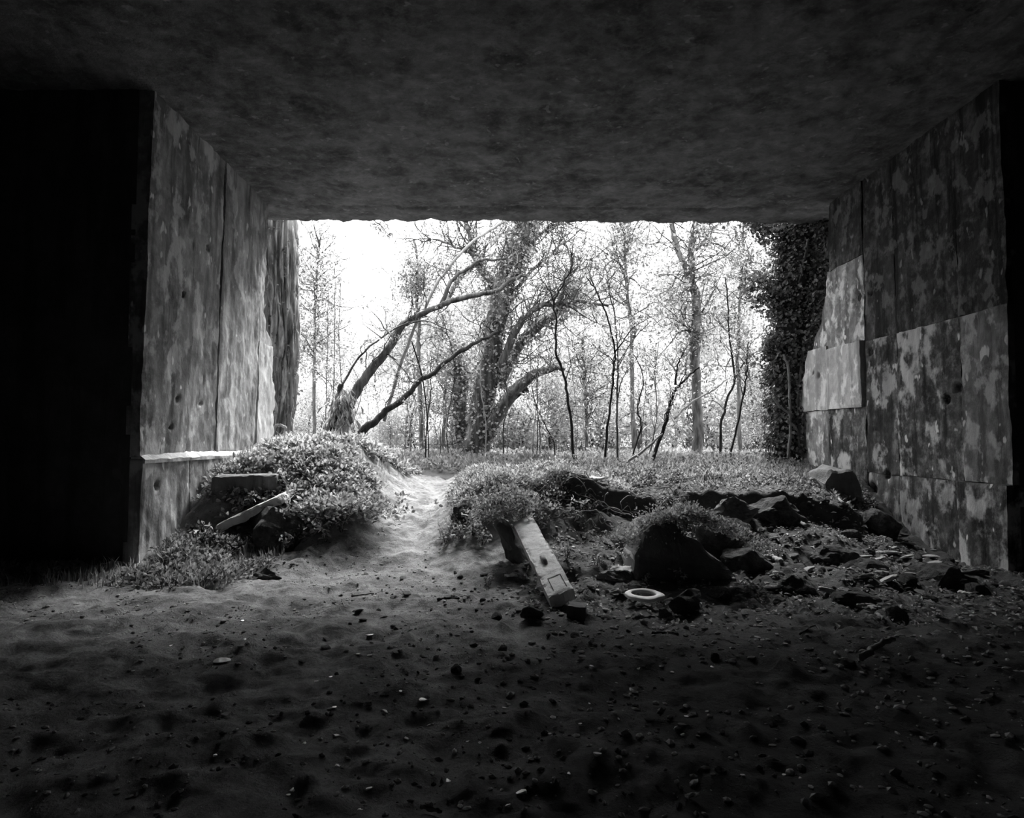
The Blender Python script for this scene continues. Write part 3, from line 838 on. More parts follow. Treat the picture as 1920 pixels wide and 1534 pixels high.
stick('fallen_branch', [(1646, 1157), (1657, 1169)], .016, .014, 'pale_wood', 'short pale peg below the bent stick', .02)
stick('fallen_branch', [(1368, 1040), (1382, 1025), (1395, 1012)], .022, .012, 'pale_wood', 'pale stick leaning out of the rubble beside the crumpled sheet', .06)
stick('fallen_branch', [(1395, 1005), (1380, 1000), (1365, 1010)], .012, .008, 'twig', 'thin curved twig beside the crumpled sheet', .06)
stick('fallen_branch', [(1222, 1190), (1250, 1188), (1272, 1193)], .012, .01, 'twig', 'thin straight twig on the floor before the rough rock', .01)
stick('fallen_branch', [(820, 1127), (840, 1124), (862, 1125)], .014, .01, 'dark_trunk', 'dark twig lying across the path', .01)
stick('fallen_branch', [(1618, 1262), (1650, 1238), (1678, 1224)], .022, .016, 'pale_wood', 'splintered pale branch resting on the split rock', .10)
stick('fallen_branch', [(1500, 1195), (1530, 1180), (1545, 1210)], .008, .006, 'twig', 'wiry twig curled on the dark floor', .02)
stick('fallen_branch', [(660, 1120), (700, 1115)], .008, .006, 'twig', 'thin twig lying near the grass verge', .01)

# ------------------------------------------------------------------ trees
def bpath(pxs, Y, n=None, wob=0.0):
    """picture points with a depth each (or one for all) to a smooth world path"""
    pts = []
    for i, q in enumerate(pxs):
        y = q[2] if len(q) > 2 else (Y if np.isscalar(Y) else np.interp(i, [0, len(pxs) - 1], Y))
        pts.append(P(q[0], q[1], y))
    n = n or max(10, 6 * len(pts))
    p = resample(pts, n)
    if wob: p[1:] += wob * RNG.normal(size=p[1:].shape) * np.linspace(.3, 1, n - 1)[:, None]
    return p

def pr(px, Y): return px * Y / F

def grow_twigs(path, rad, count, length, rng, depth=2, t0=0.15, up=0.35, spread=0.9, rr=0.45, tips=None, mb=None, sides=4, rmin=0.0035):
    """wandering side twigs along a path; their tube meshes go to mb, points along them to tips"""
    tan = unit(np.gradient(path, axis=0))
    for _ in range(count):
        t = t0 + (1 - t0) * rng.random(); k = t * (len(path) - 1); i = int(min(k, len(path) - 2)); p = path[i] + (path[i + 1] - path[i]) * (k - i)
        d = unit(tan[i] * rng.uniform(.1, .7) + unit(rng.normal(size=3)) * spread + np.array((0, 0, up)))
        L = length * rng.uniform(.45, 1.25); n = 7
        pts = [p]; dd = d
        for s in range(n - 1):
            dd = unit(dd + rng.normal(size=3) * .28 + np.array((0, 0, up * .12)))
            pts.append(pts[-1] + dd * L / (n - 1))
        pts = np.array(pts)
        r0 = max(rmin, min(rad * rr, L * 0.012 + rmin))
        v, f = tube(pts, np.linspace(r0, max(rmin * .6, r0 * .3), n), sides, cap=False)
        mb.add(v, f)
        if tips is not None:
            kk = rng.integers(2, n, 4); tips.extend(pts[kk] + rng.normal(size=(4, 3)) * L * .04)
        if depth > 1:
            grow_twigs(pts, r0, 3, L * .5, rng, depth - 1, .3, up, spread, .6, tips, mb, sides, rmin)

class Tree:
    def __init__(s, name, label, base, group=None, cat='tree', twig='twig'):
        s.root = empty(name, base, label, cat, group); s.b = np.asarray(base, float)
        s.tw = MB(); s.tips = []; s.lf = MB(); s.twmat = twig; s.ivymat = 'ivy'
    def limb(s, pname, path, r0, r1, mat='trunk', sides=10, ridge=0.15, seed=1, pw=1.0, label=None):
        if r0 > .02 and len(path) > 12:          # crooked growth
            k_ = np.arange(len(path)); a_ = min(.45 * r0, .03)
            path = path + a_ * np.stack([fbm(k_ * .45, seed, j, 2, 70 + j) for j in range(3)], 1) * np.clip(k_ / 4, 0, 1)[:, None]
        r = r0 + (r1 - r0) * np.linspace(0, 1, len(path)) ** pw
        v, f = tube(path, r, sides, ridge, seed)
        o = build(pname, MB().add(v - s.b, f), M[mat], s.root)
        if label: o['label'] = label
        return path
    def twigs(s, path, rad, count, length, seed, **kw):
        grow_twigs(path, rad, count, length, np.random.default_rng(seed), tips=s.tips, mb=s.tw, **kw)
    def leafy(s, size, per=3, seed=0, jitter=.06, width=.5, mat=None, keep=1.0):
        if not s.tips: return
        rng = np.random.default_rng(seed)
        t = np.array(s.tips); t = t[rng.random(len(t)) < keep]; c = np.repeat(t, per, 0) + rng.normal(size=(len(t) * per, 3)) * jitter
        n = len(c)
        v, f = leaves(c, rand_unit(n, rng) + np.array((0, 0, -.3)), unit(rand_unit(n, rng) + np.array((0, 0, .6))), size * rng.uniform(.5, 1.3, n), width)
        s.lf.add(v, f)
    def ivy(s, path, rad, n, size, seed, thick=.12, width=.8, droop=.5):
        rng = np.random.default_rng(seed)
        k = rng.random(n) * (len(path) - 1.001); i = k.astype(int); c = path[i] + (path[i + 1] - path[i]) * (k - i)[:, None]
        tan = unit(np.gradient(path, axis=0))[i]
        o = rand_unit(n, rng); o = unit(o - tan * (o * tan).sum(1)[:, None])
        rr = (np.interp(k, np.arange(len(path)), rad if not np.isscalar(rad) else np.full(len(path), rad)) + thick * rng.random(n) ** 1.5)[:, None]
        v, f = leaves(c + o * rr, o * .5 + rand_unit(n, rng) * .7 + np.array((0, 0, -droop)), unit(o + np.array((0, 0, .5)) + rand_unit(n, rng) * .4), size * rng.uniform(.6, 1.3, n), width)
        s.iv = getattr(s, 'iv', MB()); s.iv.add(v, f)
    def done(s, leafmat='leaf'):
        if s.tw.n:
            t = MB().add(np.concatenate(s.tw.v) - s.b, [x for x in s.tw.f]); tag(build('twigs', t, M[s.twmat], s.root, smooth=False), kind='stuff')
        if s.lf.n:
            t = MB().add(np.concatenate(s.lf.v) - s.b, [x for x in s.lf.f]); tag(build('foliage', t, M[leafmat], s.root, smooth=False), kind='stuff')
        if hasattr(s, 'iv'):
            t = MB().add(np.concatenate(s.iv.v) - s.b, [x for x in s.iv.f]); tag(build('ivy_leaves', t, M[s.ivymat], s.root, smooth=False), kind='stuff')
        return s.root

def base_of(px, Y):
    p = P(px, 824, Y); p[2] = float(H(p[0], p[1])); return p

# A: thick furrowed trunk just outside the pier
Y = 13.2
b = base_of(522, Y)
T = Tree('furrowed_tree', 'thick tree trunk with deeply furrowed bark beside the pier wall', b)
path = np.array([b + np.array((-.02, 0, -.1)), P(520, 800, Y), P(525, 740, Y), P(527, 640, Y), P(524, 540, Y), P(521, 430, Y), P(520, 330, Y), P(522, 150, Y)])
path = resample(path, 260)
rad = np.interp(np.linspace(0, 1, 260), [0, .06, .15, .4, .7, 1], [.36, .27, .26, .32, .35, .36])
pts = path; a = np.linspace(0, 2 * math.pi, 150, endpoint=False)
s_ = np.cumsum(np.r_[0, np.linalg.norm(np.diff(pts, axis=0), axis=1)])
A, S = np.meshgrid(a, s_)
wa = A + 0.10 * fbm(np.cos(A) * 1.2, np.sin(A) * 1.2, S * .8, 3, 4)
rg = np.abs(fbm(np.cos(wa) * 5.6, np.sin(wa) * 5.6, S * 1.1, 2, 9)); rg2 = fbm(np.cos(A) * 7, np.sin(A) * 7, S * 5, 3, 12)
Rr = rad[:, None] + 0.10 * (np.clip(rg * 2.4, 0, 1) - .6) + 0.014 * rg2
ring = pts[:, None] + Rr[..., None] * np.stack([np.cos(A), np.sin(A), 0 * A], -1)
n_, s2 = A.shape
i = np.arange((n_ - 1) * s2); ro = i // s2; c_ = i % s2; c2 = (c_ + 1) % s2
build('trunk', MB().add(ring.reshape(-1, 3) - b, np.stack([ro * s2 + c_, ro * s2 + c2, (ro + 1) * s2 + c2, (ro + 1) * s2 + c_], 1)), M['bark'], T.root)
br = T.limb('branch', bpath([(525, 320), (590, 350), (650, 385), (695, 408), (715, 425), (730, 440)], 12.9), .03, .006, 'twig')
rng = np.random.default_rng(5)
c = br[(rng.random(90) * 14 + len(br) - 15).astype(int)] + rng.normal(size=(90, 3)) * .07
v, f = leaves(c, rand_unit(90, rng) + np.array((.2, 0, -.9)), rand_unit(90, rng), .13 * rng.uniform(.6, 1.2, 90), .2); T.lf.add(v, f)
T.limb('root', bpath([(508, 740), (518, 770), (508, 790)], 12.7), .04, .02, 'pale_wood', label='pale root looping off the trunk foot')
T.limb('root', bpath([(512, 808), (520, 798), (532, 800), (534, 812), (522, 822)], 12.6), .03, .02, 'pale_wood', label='pale curled root at the trunk foot')
rng = np.random.default_rng(15); T.tips = list(br[rng.integers(4, len(br), 4)]); T.tips = []
T.ivy(path[60:200], .36, 500, .07, 3, .15)
T.done('leaf')

# B: half fallen leaning tree
Y = 14.0
b = base_of(645, Y)
T = Tree('leaning_tree', 'half fallen tree with long limbs slanting up from a ragged stump', b, twig='twig')
T.limb('stump', bpath([(604, 852), (616, 808), (632, 765), (641, 722)], Y), .10, .045, 'dark_trunk', 12, .35, 5)
T.limb('stump', bpath([(672, 850), (658, 806), (646, 772), (640, 735)], Y + .2), .08, .05, 'dark_trunk', 12, .35, 6)
l1 = T.limb('limb', bpath([(645, 785), (668, 735), (690, 700), (722, 660), (752, 615), (790, 590), (830, 572), (880, 556), (925, 546), (962, 525), (985, 515)], (14, 14.6)), .12, .03, 'trunk', 12, .15, 7, .8)
l2 = T.limb('limb', bpath([(640, 842), (690, 800), (730, 768), (760, 745), (785, 716), (820, 695), (860, 660), (900, 640), (935, 622)], (12.9, 14.6)), .075, .032, 'dark_trunk', 10, .22, 8, .9, label='dark wet limb rising from the ivy')
l3 = T.limb('limb', bpath([(720, 790), (745, 705), (775, 620), (805, 560), (835, 510), (880, 460), (930, 425), (985, 395)], (14.2, 14.8)), .036, .03, 'pale_wood', 9, .1, 9, label='bare pale pole')
l4 = T.limb('branch', bpath([(640, 725), (672, 672), (712, 635), (760, 608), (800, 603), (850, 622)], 14.0), .026, .01, 'trunk', 7)
l5 = T.limb('branch', bpath([(828, 571), (845, 530), (875, 503), (905, 488), (945, 486), (975, 470)], 14.4), .05, .02, 'trunk', 8)
l6 = T.limb('branch', bpath([(772, 640), (790, 700), (800, 770), (805, 880)], 13.2), .016, .012, 'dark_trunk', 6)
T.limb('branch', bpath([(722, 664), (735, 670), (742, 675)], 14.1), .025, .012, 'dark_trunk', 6)
for l, n in ((l1, 26), (l2, 8), (l4, 8), (l5, 14)): T.twigs(l, .04, n, .9, 30 + n)
T.leafy(.07, 2, 3, keep=.5)
rng = np.random.default_rng(8)
c = np.array([P(rng.normal(641, 13), rng.uniform(728, 820), 13.9 + rng.uniform(-.3, .3)) for _ in range(420)])
v, f = leaves(c, rand_unit(420, rng) * .7 + np.array((0, 0, -1.0)), rand_unit(420, rng), .25 * rng.uniform(.5, 1.2, 420), .14)
o = build('dry_fronds', MB().add(v - b, f), M['dry'], T.root, smooth=False); tag(o, kind='stuff')
T.done()

# C: the middle tree wrapped in ivy
Y = 16.0
b = base_of(890, Y)
T = Tree('ivy_clad_tree', 'forked middle tree wrapped in ivy with many crooked limbs', b)
m1 = T.limb('trunk', bpath([(884, 872), (900, 790), (912, 720), (925, 640), (936, 570), (955, 510), (975, 460), (985, 408), (998, 300), (1000, 180)], Y, 60), .27, .20, 'trunk', 18, .28, 21)
m2 = T.limb('trunk', bpath([(880, 860), (866, 790), (862, 740), (858, 690), (850, 640)], Y + .4), .20, .08, 'trunk', 14, .28, 22)
m3 = T.limb('limb', bpath([(902, 850), (925, 790), (950, 752), (978, 722), (1010, 698), (1046, 690)], (16, 15.2)), .19, .07, 'trunk', 12, .22, 23, label='stout broken limb low on the tree')
T.limb('snag', bpath([(955, 748), (978, 732), (990, 733)], 15.7), .11, .05, 'dark_trunk', 9, .4, 24)
m4 = T.limb('limb', bpath([(936, 690), (965, 622), (990, 590), (1020, 572), (1050, 570), (1092, 564), (1140, 574)], (15.8, 15.2)), .10, .03, 'trunk', 10, .15, 25)
m5 = T.limb('limb', bpath([(935, 725), (960, 664), (1000, 622), (1042, 590), (1070, 560), (1090, 520)], 16.3), .15, .06, 'trunk', 10, .2, 26)
m6 = T.limb('limb', bpath([(937, 575), (918, 524), (896, 490), (880, 440), (870, 380)], 16.2), .12, .06, 'trunk', 10, .2, 27)
m7 = T.limb('branch', bpath([(896, 492), (870, 512), (850, 540), (836, 570)], (16.1, 14.6)), .06, .045, 'trunk', 9, .15, 28)
m8 = T.limb('branch', bpath([(978, 482), (1012, 440), (1050, 415), (1090, 395)], 16), .06, .025, 'trunk', 8)
m9 = T.limb('branch', bpath([(965, 545), (1000, 505), (1040, 468), (1062, 440)], 16.2), .05, .02, 'trunk', 8)
m10 = T.limb('branch', bpath([(1046, 690), (1060, 692)], 15.2), .05, .02, 'trunk', 8)
m11 = T.limb('branch', bpath([(893, 480), (860, 465), (820, 450), (790, 455)], 16), .045, .015, 'trunk', 8)
m12 = T.limb('branch', bpath([(1040, 575), (1058, 545), (1070, 510), (1066, 470), (1050, 430)], 15.3), .04, .015, 'trunk', 8)
for l, n, L in ((m1, 70, 1.5), (m2, 25, 1.0), (m3, 14, .8), (m4, 46, 1.2), (m5, 40, 1.2), (m6, 46, 1.3), (m7, 16, .9), (m8, 26, 1.1), (m9, 26, 1.1), (m11, 30, 1.1), (m12, 30, 1.0)):
    T.twigs(l, .05, n, L, 50 + n, t0=.25 if l is m1 else .1)
T.leafy(.075, 2, 4, keep=.55)
T.ivymat = 'tree_ivy'
T.ivy(m1, .22, 4200, .085, 1, .18); T.ivy(m2, .2, 2000, .085, 2, .25); T.ivy(m5, .13, 1500, .08, 3, .2); T.ivy(m6, .12, 700, .08, 4, .15); T.ivy(m3[:14], .19, 300, .08, 5, .1)
T.ivy(m1[36:], .28, 1800, .16, 7, .5, .12, .9)
T.done()

# D..J: saplings and small trees
def sapling(name, label, limbs, Y, r, mat='dark_trunk', twign=10, twigl=.7, leaf=.07, per=2, keep=.5, seed=1, group=None, leafmat='leaf', cat='sapling'):
    b = base_of(limbs[0][0][0], Y)
    T = Tree(name, label, b, group, cat)
    for k, l in enumerate(limbs):
        pth = bpath(l, Y, wob=.01)
        if k == 0: pth = np.concatenate([[b + np.array((0, 0, -.15))], pth]) if pth[0][2] > b[2] - .1 else pth
        rr = r if k == 0 else r * .6
        T.limb('stem' if k == 0 else 'branch', pth, rr, rr * .45, mat, 7, .12, seed + k)
        if twign: T.twigs(pth, rr, twign if k == 0 else twign // 2, twigl, seed * 7 + k, t0=.25)
    if leaf: T.leafy(leaf, per, seed, keep=keep)
    return T.done(leafmat)
sapling('sapling', 'thin dark bent sapling standing before the ivy clad tree', [[(1076, 862), (1068, 770), (1058, 710), (1043, 660), (1044, 600), (1038, 570), (1056, 530), (1072, 500), (1072, 470)], [(1040, 572), (1030, 545), (1012, 520)]], 13.2, .030, twign=9, twigl=.6, seed=3)
sapling('sapling', 'dark sapling with a forked top beside its paler twin', [[(1134, 868), (1140, 790), (1150, 700), (1152, 660), (1140, 600), (1120, 550), (1100, 520)], [(1152, 662), (1175, 630), (1192, 605)]], 13.0, .026, twign=9, seed=4)
sapling('sapling', 'pale knotty sapling close behind the forked dark one', [[(1158, 872), (1156, 760), (1158, 690), (1155, 610), (1142, 540), (1134, 490)], [(1158, 682), (1182, 645), (1200, 610)], [(1156, 760), (1165, 715), (1180, 690)]], 13.6, .024, 'trunk', twign=10, seed=5)
sapling('sapling', 'zigzag sapling with a bent elbow near mid height', [[(1184, 860), (1202, 800), (1195, 765), (1206, 708), (1187, 664)]], 14.0, .022, twign=7, seed=6)
sapling('sapling', 'crooked sapling leaning towards the slender tree', [[(1220, 874), (1245, 800), (1256, 755), (1270, 725), (1312, 688)], [(1266, 722), (1270, 690), (1282, 655)]], 13.0, .040, twign=8, seed=7)
stick('fallen_branch', [(1156, 874), (1200, 850), (1242, 813)], .035, .018, 'pale_wood', 'long bent branch lying low behind the middle mound', Y=12.9)
stick('hanging_branch', [(1264, 786), (1300, 752), (1332, 735), (1362, 712)], .028, .018, 'pale_wood', 'pale bare branch slung across the slender tree', Y=15.4)
sapling('sapling', 'dark sapling with a kinked stem before the ivy pillar', [[(1352, 802 + 60), (1352, 800), (1365, 745), (1378, 710), (1370, 650), (1365, 600), (1362, 520)], [(1378, 710), (1395, 680), (1405, 665)]], 14.2, .032, twign=12, seed=9)
sapling('sapling', 'slim leaning sapling nearest to the ivy pillar', [[(1366, 872), (1372, 840), (1386, 780), (1398, 722), (1400, 688), (1404, 640)]], 13.6, .026, twign=9, seed=10)
sapling('sapling', 'spindly sapling between the zigzag one and the crooked one', [[(1212, 872), (1225, 820), (1232, 770), (1228, 700), (1236, 640)]], 15.0, .018, 'trunk', twign=8, seed=12)
sapling('sapling', 'drooping thin sapling right of the low broken limb', [[(1040, 872), (1038, 830), (1018, 790), (1000, 745)]], 13.5, .016, twign=6, seed=13)
for k, (x0, x1, yt) in enumerate(((612, 614, 545), (625, 627, 495), (641, 636, 520))):
    sapling('cane', ('leftmost', 'middle', 'rightmost')[k] + ' of three straight thin stems rising behind the ragged stump', [[(x0 - 4, 850), (x0, 740), (x1, 640), (x1 + 2, yt)]], 16.5 + .3 * k, .018, 'trunk', twign=10, twigl=.6, seed=20 + k, cat='sapling')
rr_ = random.Random(11)
for k in range(34):
    x = rr_.choice([rr_.uniform(840, 1060), rr_.uniform(660, 860), rr_.uniform(1060, 1440)])
    Yk = rr_.uniform(13.2, 19); top = rr_.uniform(560, 760)
    sapling('cane', 'thin upright stem rising from the undergrowth in the woods', [[(x, 880), (x + rr_.uniform(-6, 6), 800), (x + rr_.uniform(-16, 16), (top + 800) / 2), (x + rr_.uniform(-28, 28), top)]], Yk, rr_.uniform(.008, .016), rr_.choice(['trunk', 'dark_trunk', 'pale_wood']), twign=5, twigl=.6, seed=60 + k, group='thin stems in the undergrowth', cat='sapling')

# I: slender right tree
Y = 16.0
b = base_of(1308, Y)
T = Tree('slender_tree', 'slender straight tree forking high up before the ivy pillar', b)
t1 = T.limb('trunk', bpath([(1309, 885), (1307, 800), (1304, 700), (1303, 640), (1306, 570), (1298, 538), (1290, 520)], Y, 50), .125, .10, 'trunk', 14, .12, 41)
t2 = T.limb('limb', bpath([(1293, 530), (1276, 480), (1258, 420), (1248, 370), (1235, 300)], Y), .075, .04, 'trunk', 10)
t3 = T.limb('limb', bpath([(1296, 535), (1296, 480), (1300, 440), (1306, 400), (1312, 320)], Y), .085, .05, 'trunk', 10)
t4 = T.limb('branch', bpath([(1304, 470), (1330, 440), (1355, 410), (1370, 390)], Y), .04, .02, 'trunk', 8)
t5 = T.limb('branch', bpath([(1308, 600), (1330, 560), (1345, 530)], Y), .03, .012, 'trunk', 7)
t6 = T.limb('branch', bpath([(1304, 640), (1285, 610), (1270, 600)], Y), .025, .01, 'trunk', 7)
for l, n, L in ((t1, 30, 1.3), (t2, 34, 1.5), (t3, 34, 1.5), (t4, 22, 1.2), (t5, 14, .9), (t6, 12, .9)): T.twigs(l, .04, n, L, 80 + n, t0=.3 if l is t1 else .05, up=.15)
T.leafy(.085, 3, 6, .12, .65, keep=.8)
T.done()

# K: ivy pillar right
Y = 13.1
b = base_of(1492, Y)
T = Tree('ivy_pillar_tree', 'broad trunk smothered in dark ivy beside the broken wall edge', b)
k1 = T.limb('trunk', bpath([(1488, 880), (1490, 800), (1489, 700), (1496, 600), (1504, 500), (1510, 400), (1514, 250)], Y, 60), .36, .40, 'dark_trunk', 18, .2, 51)
T.ivy(k1, .40, 15000, .075, 11, .22, .85, .7)
kk = T.limb('branch', bpath([(1530, 640), (1540, 560), (1548, 480), (1552, 380)], 12.45), .05, .05, 'dark_trunk', 8)
T.ivy(kk, .05, 2600, .075, 14, .20, .85, .7)
k2 = T.limb('branch', bpath([(1490, 480), (1460, 430), (1430, 415), (1400, 400)], Y), .05, .02, 'dark_trunk', 8)
k3 = T.limb('branch', bpath([(1485, 600), (1455, 560), (1435, 540)], Y), .04, .015, 'dark_trunk', 8)
k4 = T.limb('branch', bpath([(1485, 700), (1455, 660), (1440, 650)], Y), .03, .012, 'dark_trunk', 8)
for l, n in ((k2, 34), (k3, 26), (k4, 18)): T.twigs(l, .03, n, .5, 90 + n, up=-.05)
T.leafy(.075, 3, 9, .06, .85)
for pts in ([(1450, 745), (1462, 762), (1485, 778)], [(1495, 735), (1505, 748), (1510, 765)], [(1500, 850), (1497, 760), (1500, 700), (1508, 640)], [(1478, 860), (1482, 790), (1478, 700), (1470, 665)], [(1508, 780), (1525, 800), (1545, 815)], [(1475, 790), (1490, 800), (1498, 812)], [(1515, 450), (1508, 490), (1498, 530)], [(1508, 465), (1530, 478), (1540, 510)]):
    T.limb('vine_stem', bpath(pts, Y - .52), .028, .018, 'pale_wood' if pts[0][0] < 1500 else 'trunk', 7, .2)
T.done('ivy')

# ball of ivy on a thin trunk, tall scrub at the left, mid distance trees
def small_tree(name, label, trunk, Y, r, crown, leaf, nleaf, seed, leafmat='leaf', twn=30, twl=.9, group=None):
    b = base_of(trunk[0][0], Y)
    T = Tree(name, label, b, group)
    t = T.limb('trunk', bpath(trunk, Y, 30), r, r * .4, 'trunk', 9, .15, seed)
    T.twigs(t, r, twn, twl, seed, t0=.35)
    T.leafy(leaf, 2, seed, keep=.7)
    rng = np.random.default_rng(seed)
    for cx, cy, rx_, ry_, n in crown:
        c = []
        cc = P(cx, cy, Y); sx_, sz_ = rx_ * Y / F, ry_ * Y / F
        d = rand_unit(n, rng) * (rng.random((n, 1)) ** .45)
        c = cc + d * np.array((sx_, max(sx_, sz_) * .8, sz_))
        v, f = leaves(c, rand_unit(n, rng) + np.array((0, 0, -.3)), unit(rand_unit(n, rng) + np.array((0, 0, .7))), leaf * rng.uniform(.5, 1.3, n), .6)
        T.lf.add(v, f)
    return T.done(leafmat)
small_tree('ivy_ball_tree', 'thin tree carrying a round dense ball of ivy behind the leaning limb', [(790, 880), (786, 700), (784, 560), (778, 450)], 17.5, .07, [(790, 520, 46, 38, 1500), (770, 545, 34, 26, 500), (830, 500, 22, 30, 250)], .085, 0, 71)
small_tree('young_tree', 'airy young tree standing behind the furrowed trunk', [(590, 880), (588, 700), (592, 560), (600, 450)], 20.0, .06, [(585, 520, 60, 70, 1500), (600, 640, 75, 80, 2200)], .11, 0, 72, twn=50, twl=1.4)
small_tree('young_tree', 'leafy young tree behind the pale bare pole', [(830, 880), (835, 720), (828, 620)], 18.0, .06, [(855, 640, 70, 60, 1500), (840, 720, 60, 60, 800)], .09, 0, 73)
small_tree('young_tree', 'airy leafy tree high behind the forked dark sapling', [(1190, 880), (1185, 650), (1175, 520), (1170, 400)], 19.0, .07, [(1150, 470, 80, 60, 1100), (1220, 560, 80, 90, 1200), (1200, 450, 70, 50, 700)], .11, 0, 74, twn=60, twl=1.5)
small_tree('young_tree', 'airy leafy tree showing between slender tree and ivy pillar', [(1390, 880), (1385, 700), (1390, 540), (1395, 420)], 18.0, .06, [(1370, 560, 50, 90, 1100), (1410, 480, 50, 70, 1000), (1400, 640, 50, 60, 600)], .10, 0, 75, twn=50, twl=1.3)
small_tree('young_tree', 'leafy tree low behind the right arching limb', [(1100, 880), (1098, 760), (1090, 640)], 20.0, .06, [(1090, 660, 80, 70, 1300), (1120, 740, 90, 70, 1000)], .10, 0, 76, twn=50, twl=1.3)

# ------------------------------------------------------------------ far trees and bushes: few kinds, many copies
def proto_tree(seed, h, spread, n, leaf):
    rng = np.random.default_rng(seed)
    T = Tree('distant_tree', 'pale leafy tree far back in the woods', (0, 0, 0), 'pale trees far back in the woods')
    t = resample([(0, 0, -.3), (rng.normal() * .15, rng.normal() * .15, h * .35), (rng.normal() * .3, rng.normal() * .3, h * .7), (rng.normal() * .4, rng.normal() * .4, h)], 24)
    T.limb('trunk', t, h * .014, h * .004, 'trunk', 7, .1, seed)
    T.twigs(t, .06, 42, h * .22, seed, t0=.12, depth=2)
    T.leafy(leaf, 2, seed, .15, .6, keep=.8)
    c = []
    for k in range(26):
        z = h * rng.uniform(.1, 1.0); q = np.array((rng.normal() * spread * (.55 if z < h * .8 else .35), rng.normal() * spread * .5, z))
        m = n // 26
        c.append(q + rng.normal(size=(m, 3)) * spread * np.array((.26, .26, .2)))
    c = np.concatenate(c); m = len(c)
    v, f = leaves(c, rand_unit(m, rng) + np.array((0, 0, -.2)), unit(rand_unit(m, rng) + np.array((0, 0, .6))), leaf * rng.uniform(.5, 1.3, m), .6); T.lf.add(v, f)
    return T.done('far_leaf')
def proto_bush(seed, n, leaf):
    rng = np.random.default_rng(seed)
    T = Tree('bush', 'loose leafy bush in the undergrowth of the woods', (0, 0, 0), 'loose bushes in the undergrowth', 'bush')
    for k in range(5):
        a = rng.uniform(0, 6.28); e = np.array((math.cos(a) * .5, math.sin(a) * .5, rng.uniform(1.0, 1.8)))
        t = resample([(0, 0, -.1), e * .5 + rng.normal(size=3) * .08, e], 10)
        T.limb('stem', t, .016, .006, 'trunk', 5, .1, seed + k); T.twigs(t, .015, 9, .6, seed * 3 + k, depth=1)
    T.leafy(leaf, 2, seed, .08, .5)
    d = rand_unit(n, rng) * rng.random((n, 1)) ** .5
    c = d * np.array((.9, .9, .75)) + np.array((0, 0, .75))
    v, f = leaves(c, rand_unit(n, rng) + np.array((0, 0, -.2)), unit(rand_unit(n, rng) + np.array((0, 0, .6))), leaf * rng.uniform(.5, 1.3, n), .5); T.lf.add(v, f)
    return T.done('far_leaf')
def copy_thing(root, loc, rz, s):
    r = root.copy(); COL.objects.link(r); r.location = Vector(loc); r.rotation_euler = (0, 0, rz); r.scale = (s, s, s)
    for ch in list(root.children):
        c = ch.copy(); COL.objects.link(c); c.parent = r
    return r
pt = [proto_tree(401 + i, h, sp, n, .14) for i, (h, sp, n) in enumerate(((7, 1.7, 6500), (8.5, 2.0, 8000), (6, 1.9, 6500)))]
spots = []
for k in range(74):
    Yk = rr_.uniform(21, 27) if k < 22 else rr_.uniform(27, 50); px = rr_.uniform(480, 1500)
    lim = 600 if 560 < px < 745 else 530 if px < 960 else 470
    if Yk < 27: lim += 110
    spots.append((px, Yk, lim + rr_.uniform(-20, 90)))
for k, (px, Yk, top) in enumerate(spots):
    i = k % 3; hgt = (7, 8.5, 6)[i]
    s = max(.35, min(1.5, (P(px, top, Yk)[2] - 1.0) / hgt)); q = base_of(px, Yk)
    if k < 3: r = pt[i]; r.location = Vector(q); r.rotation_euler = (0, 0, rr_.uniform(0, 6)); r.scale = (s, s, s)
    else: copy_thing(pt[i], q, rr_.uniform(0, 6.28), s)
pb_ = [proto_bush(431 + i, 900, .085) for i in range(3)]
for k in range(90):
    Yk = 14.5 + 13 * rr_.random() ** 1.2; px = rr_.uniform(540, 1470)
    if Yk < 17.5 and 820 < px < 985: Yk += 4.5; q = base_of(px, Yk); s = rr_.uniform(.5, 1.15) * (0.7 if Yk < 17 else 1.15)
    if k < 3: r = pb_[k]; r.location = Vector(q); r.scale = (s, s, s)
    else: copy_thing(pb_[k % 3], q, rr_.uniform(0, 6.28), s)

for k in range(34):                                # taller bushes closing the view between the trunks
    Yk = rr_.uniform(23, 33); px = 500 + 1000 * (k + rr_.random()) / 34; q = base_of(px, Yk)
    copy_thing(pb_[k % 3], q, rr_.uniform(0, 6.28), rr_.uniform(1.7, 2.5))

# ------------------------------------------------------------------ ground cover
def scatter(n, x0, x1, y0, y1, dens, rng):
    x = rng.uniform(x0, x1, n); y = rng.uniform(y0, y1, n)
    k = (rng.random(n) < dens(x, y)) & ((y > 12.9) | ((x > XL + .22) & (x < XR - .2)) | (y < 7.55)) & ~((x > 4.9) & (y > 12.4) & (y < 13.8))
    x, y = x[k], y[k]
    return np.stack([x, y, H(x, y)], 1), normal_at(x, y)
def pathd(x, y):
    cx = np.interp(y, [6, 8.1, 9.65, 12.3, 14], [-1.5, -1.55, -1.24, -1.08, -1.0]); hw = np.interp(y, [6, 8, 9.6, 12.3, 14], [1.3, .75, .38, .30, .3])
    return np.abs(x - cx) - hw
rng = np.random.default_rng(77)
def cover(name, label, pts, nor, k, radius, leaf, mat='cover', ovate=True, up=.6):
    v, f = sprigs(pts + nor * radius * .3, nor, k, radius, leaf, rng, up, .6, ovate)
    o = build(name, MB().add(v, f), M[mat], smooth=False)
    return tag(o, label, 'ground cover', kind='stuff')
dl = lambda x, y: ss(0.05, .3, pathd(x, y)) * ss(8.4, 9.0, y + .35 * (x + 3)) * (vnoise(x * 2.8, y * 2.8, 0, 5) > -.18)
p_, n_ = scatter(4200, -4.15, -1.2, 8.2, 12.4, dl, rng)
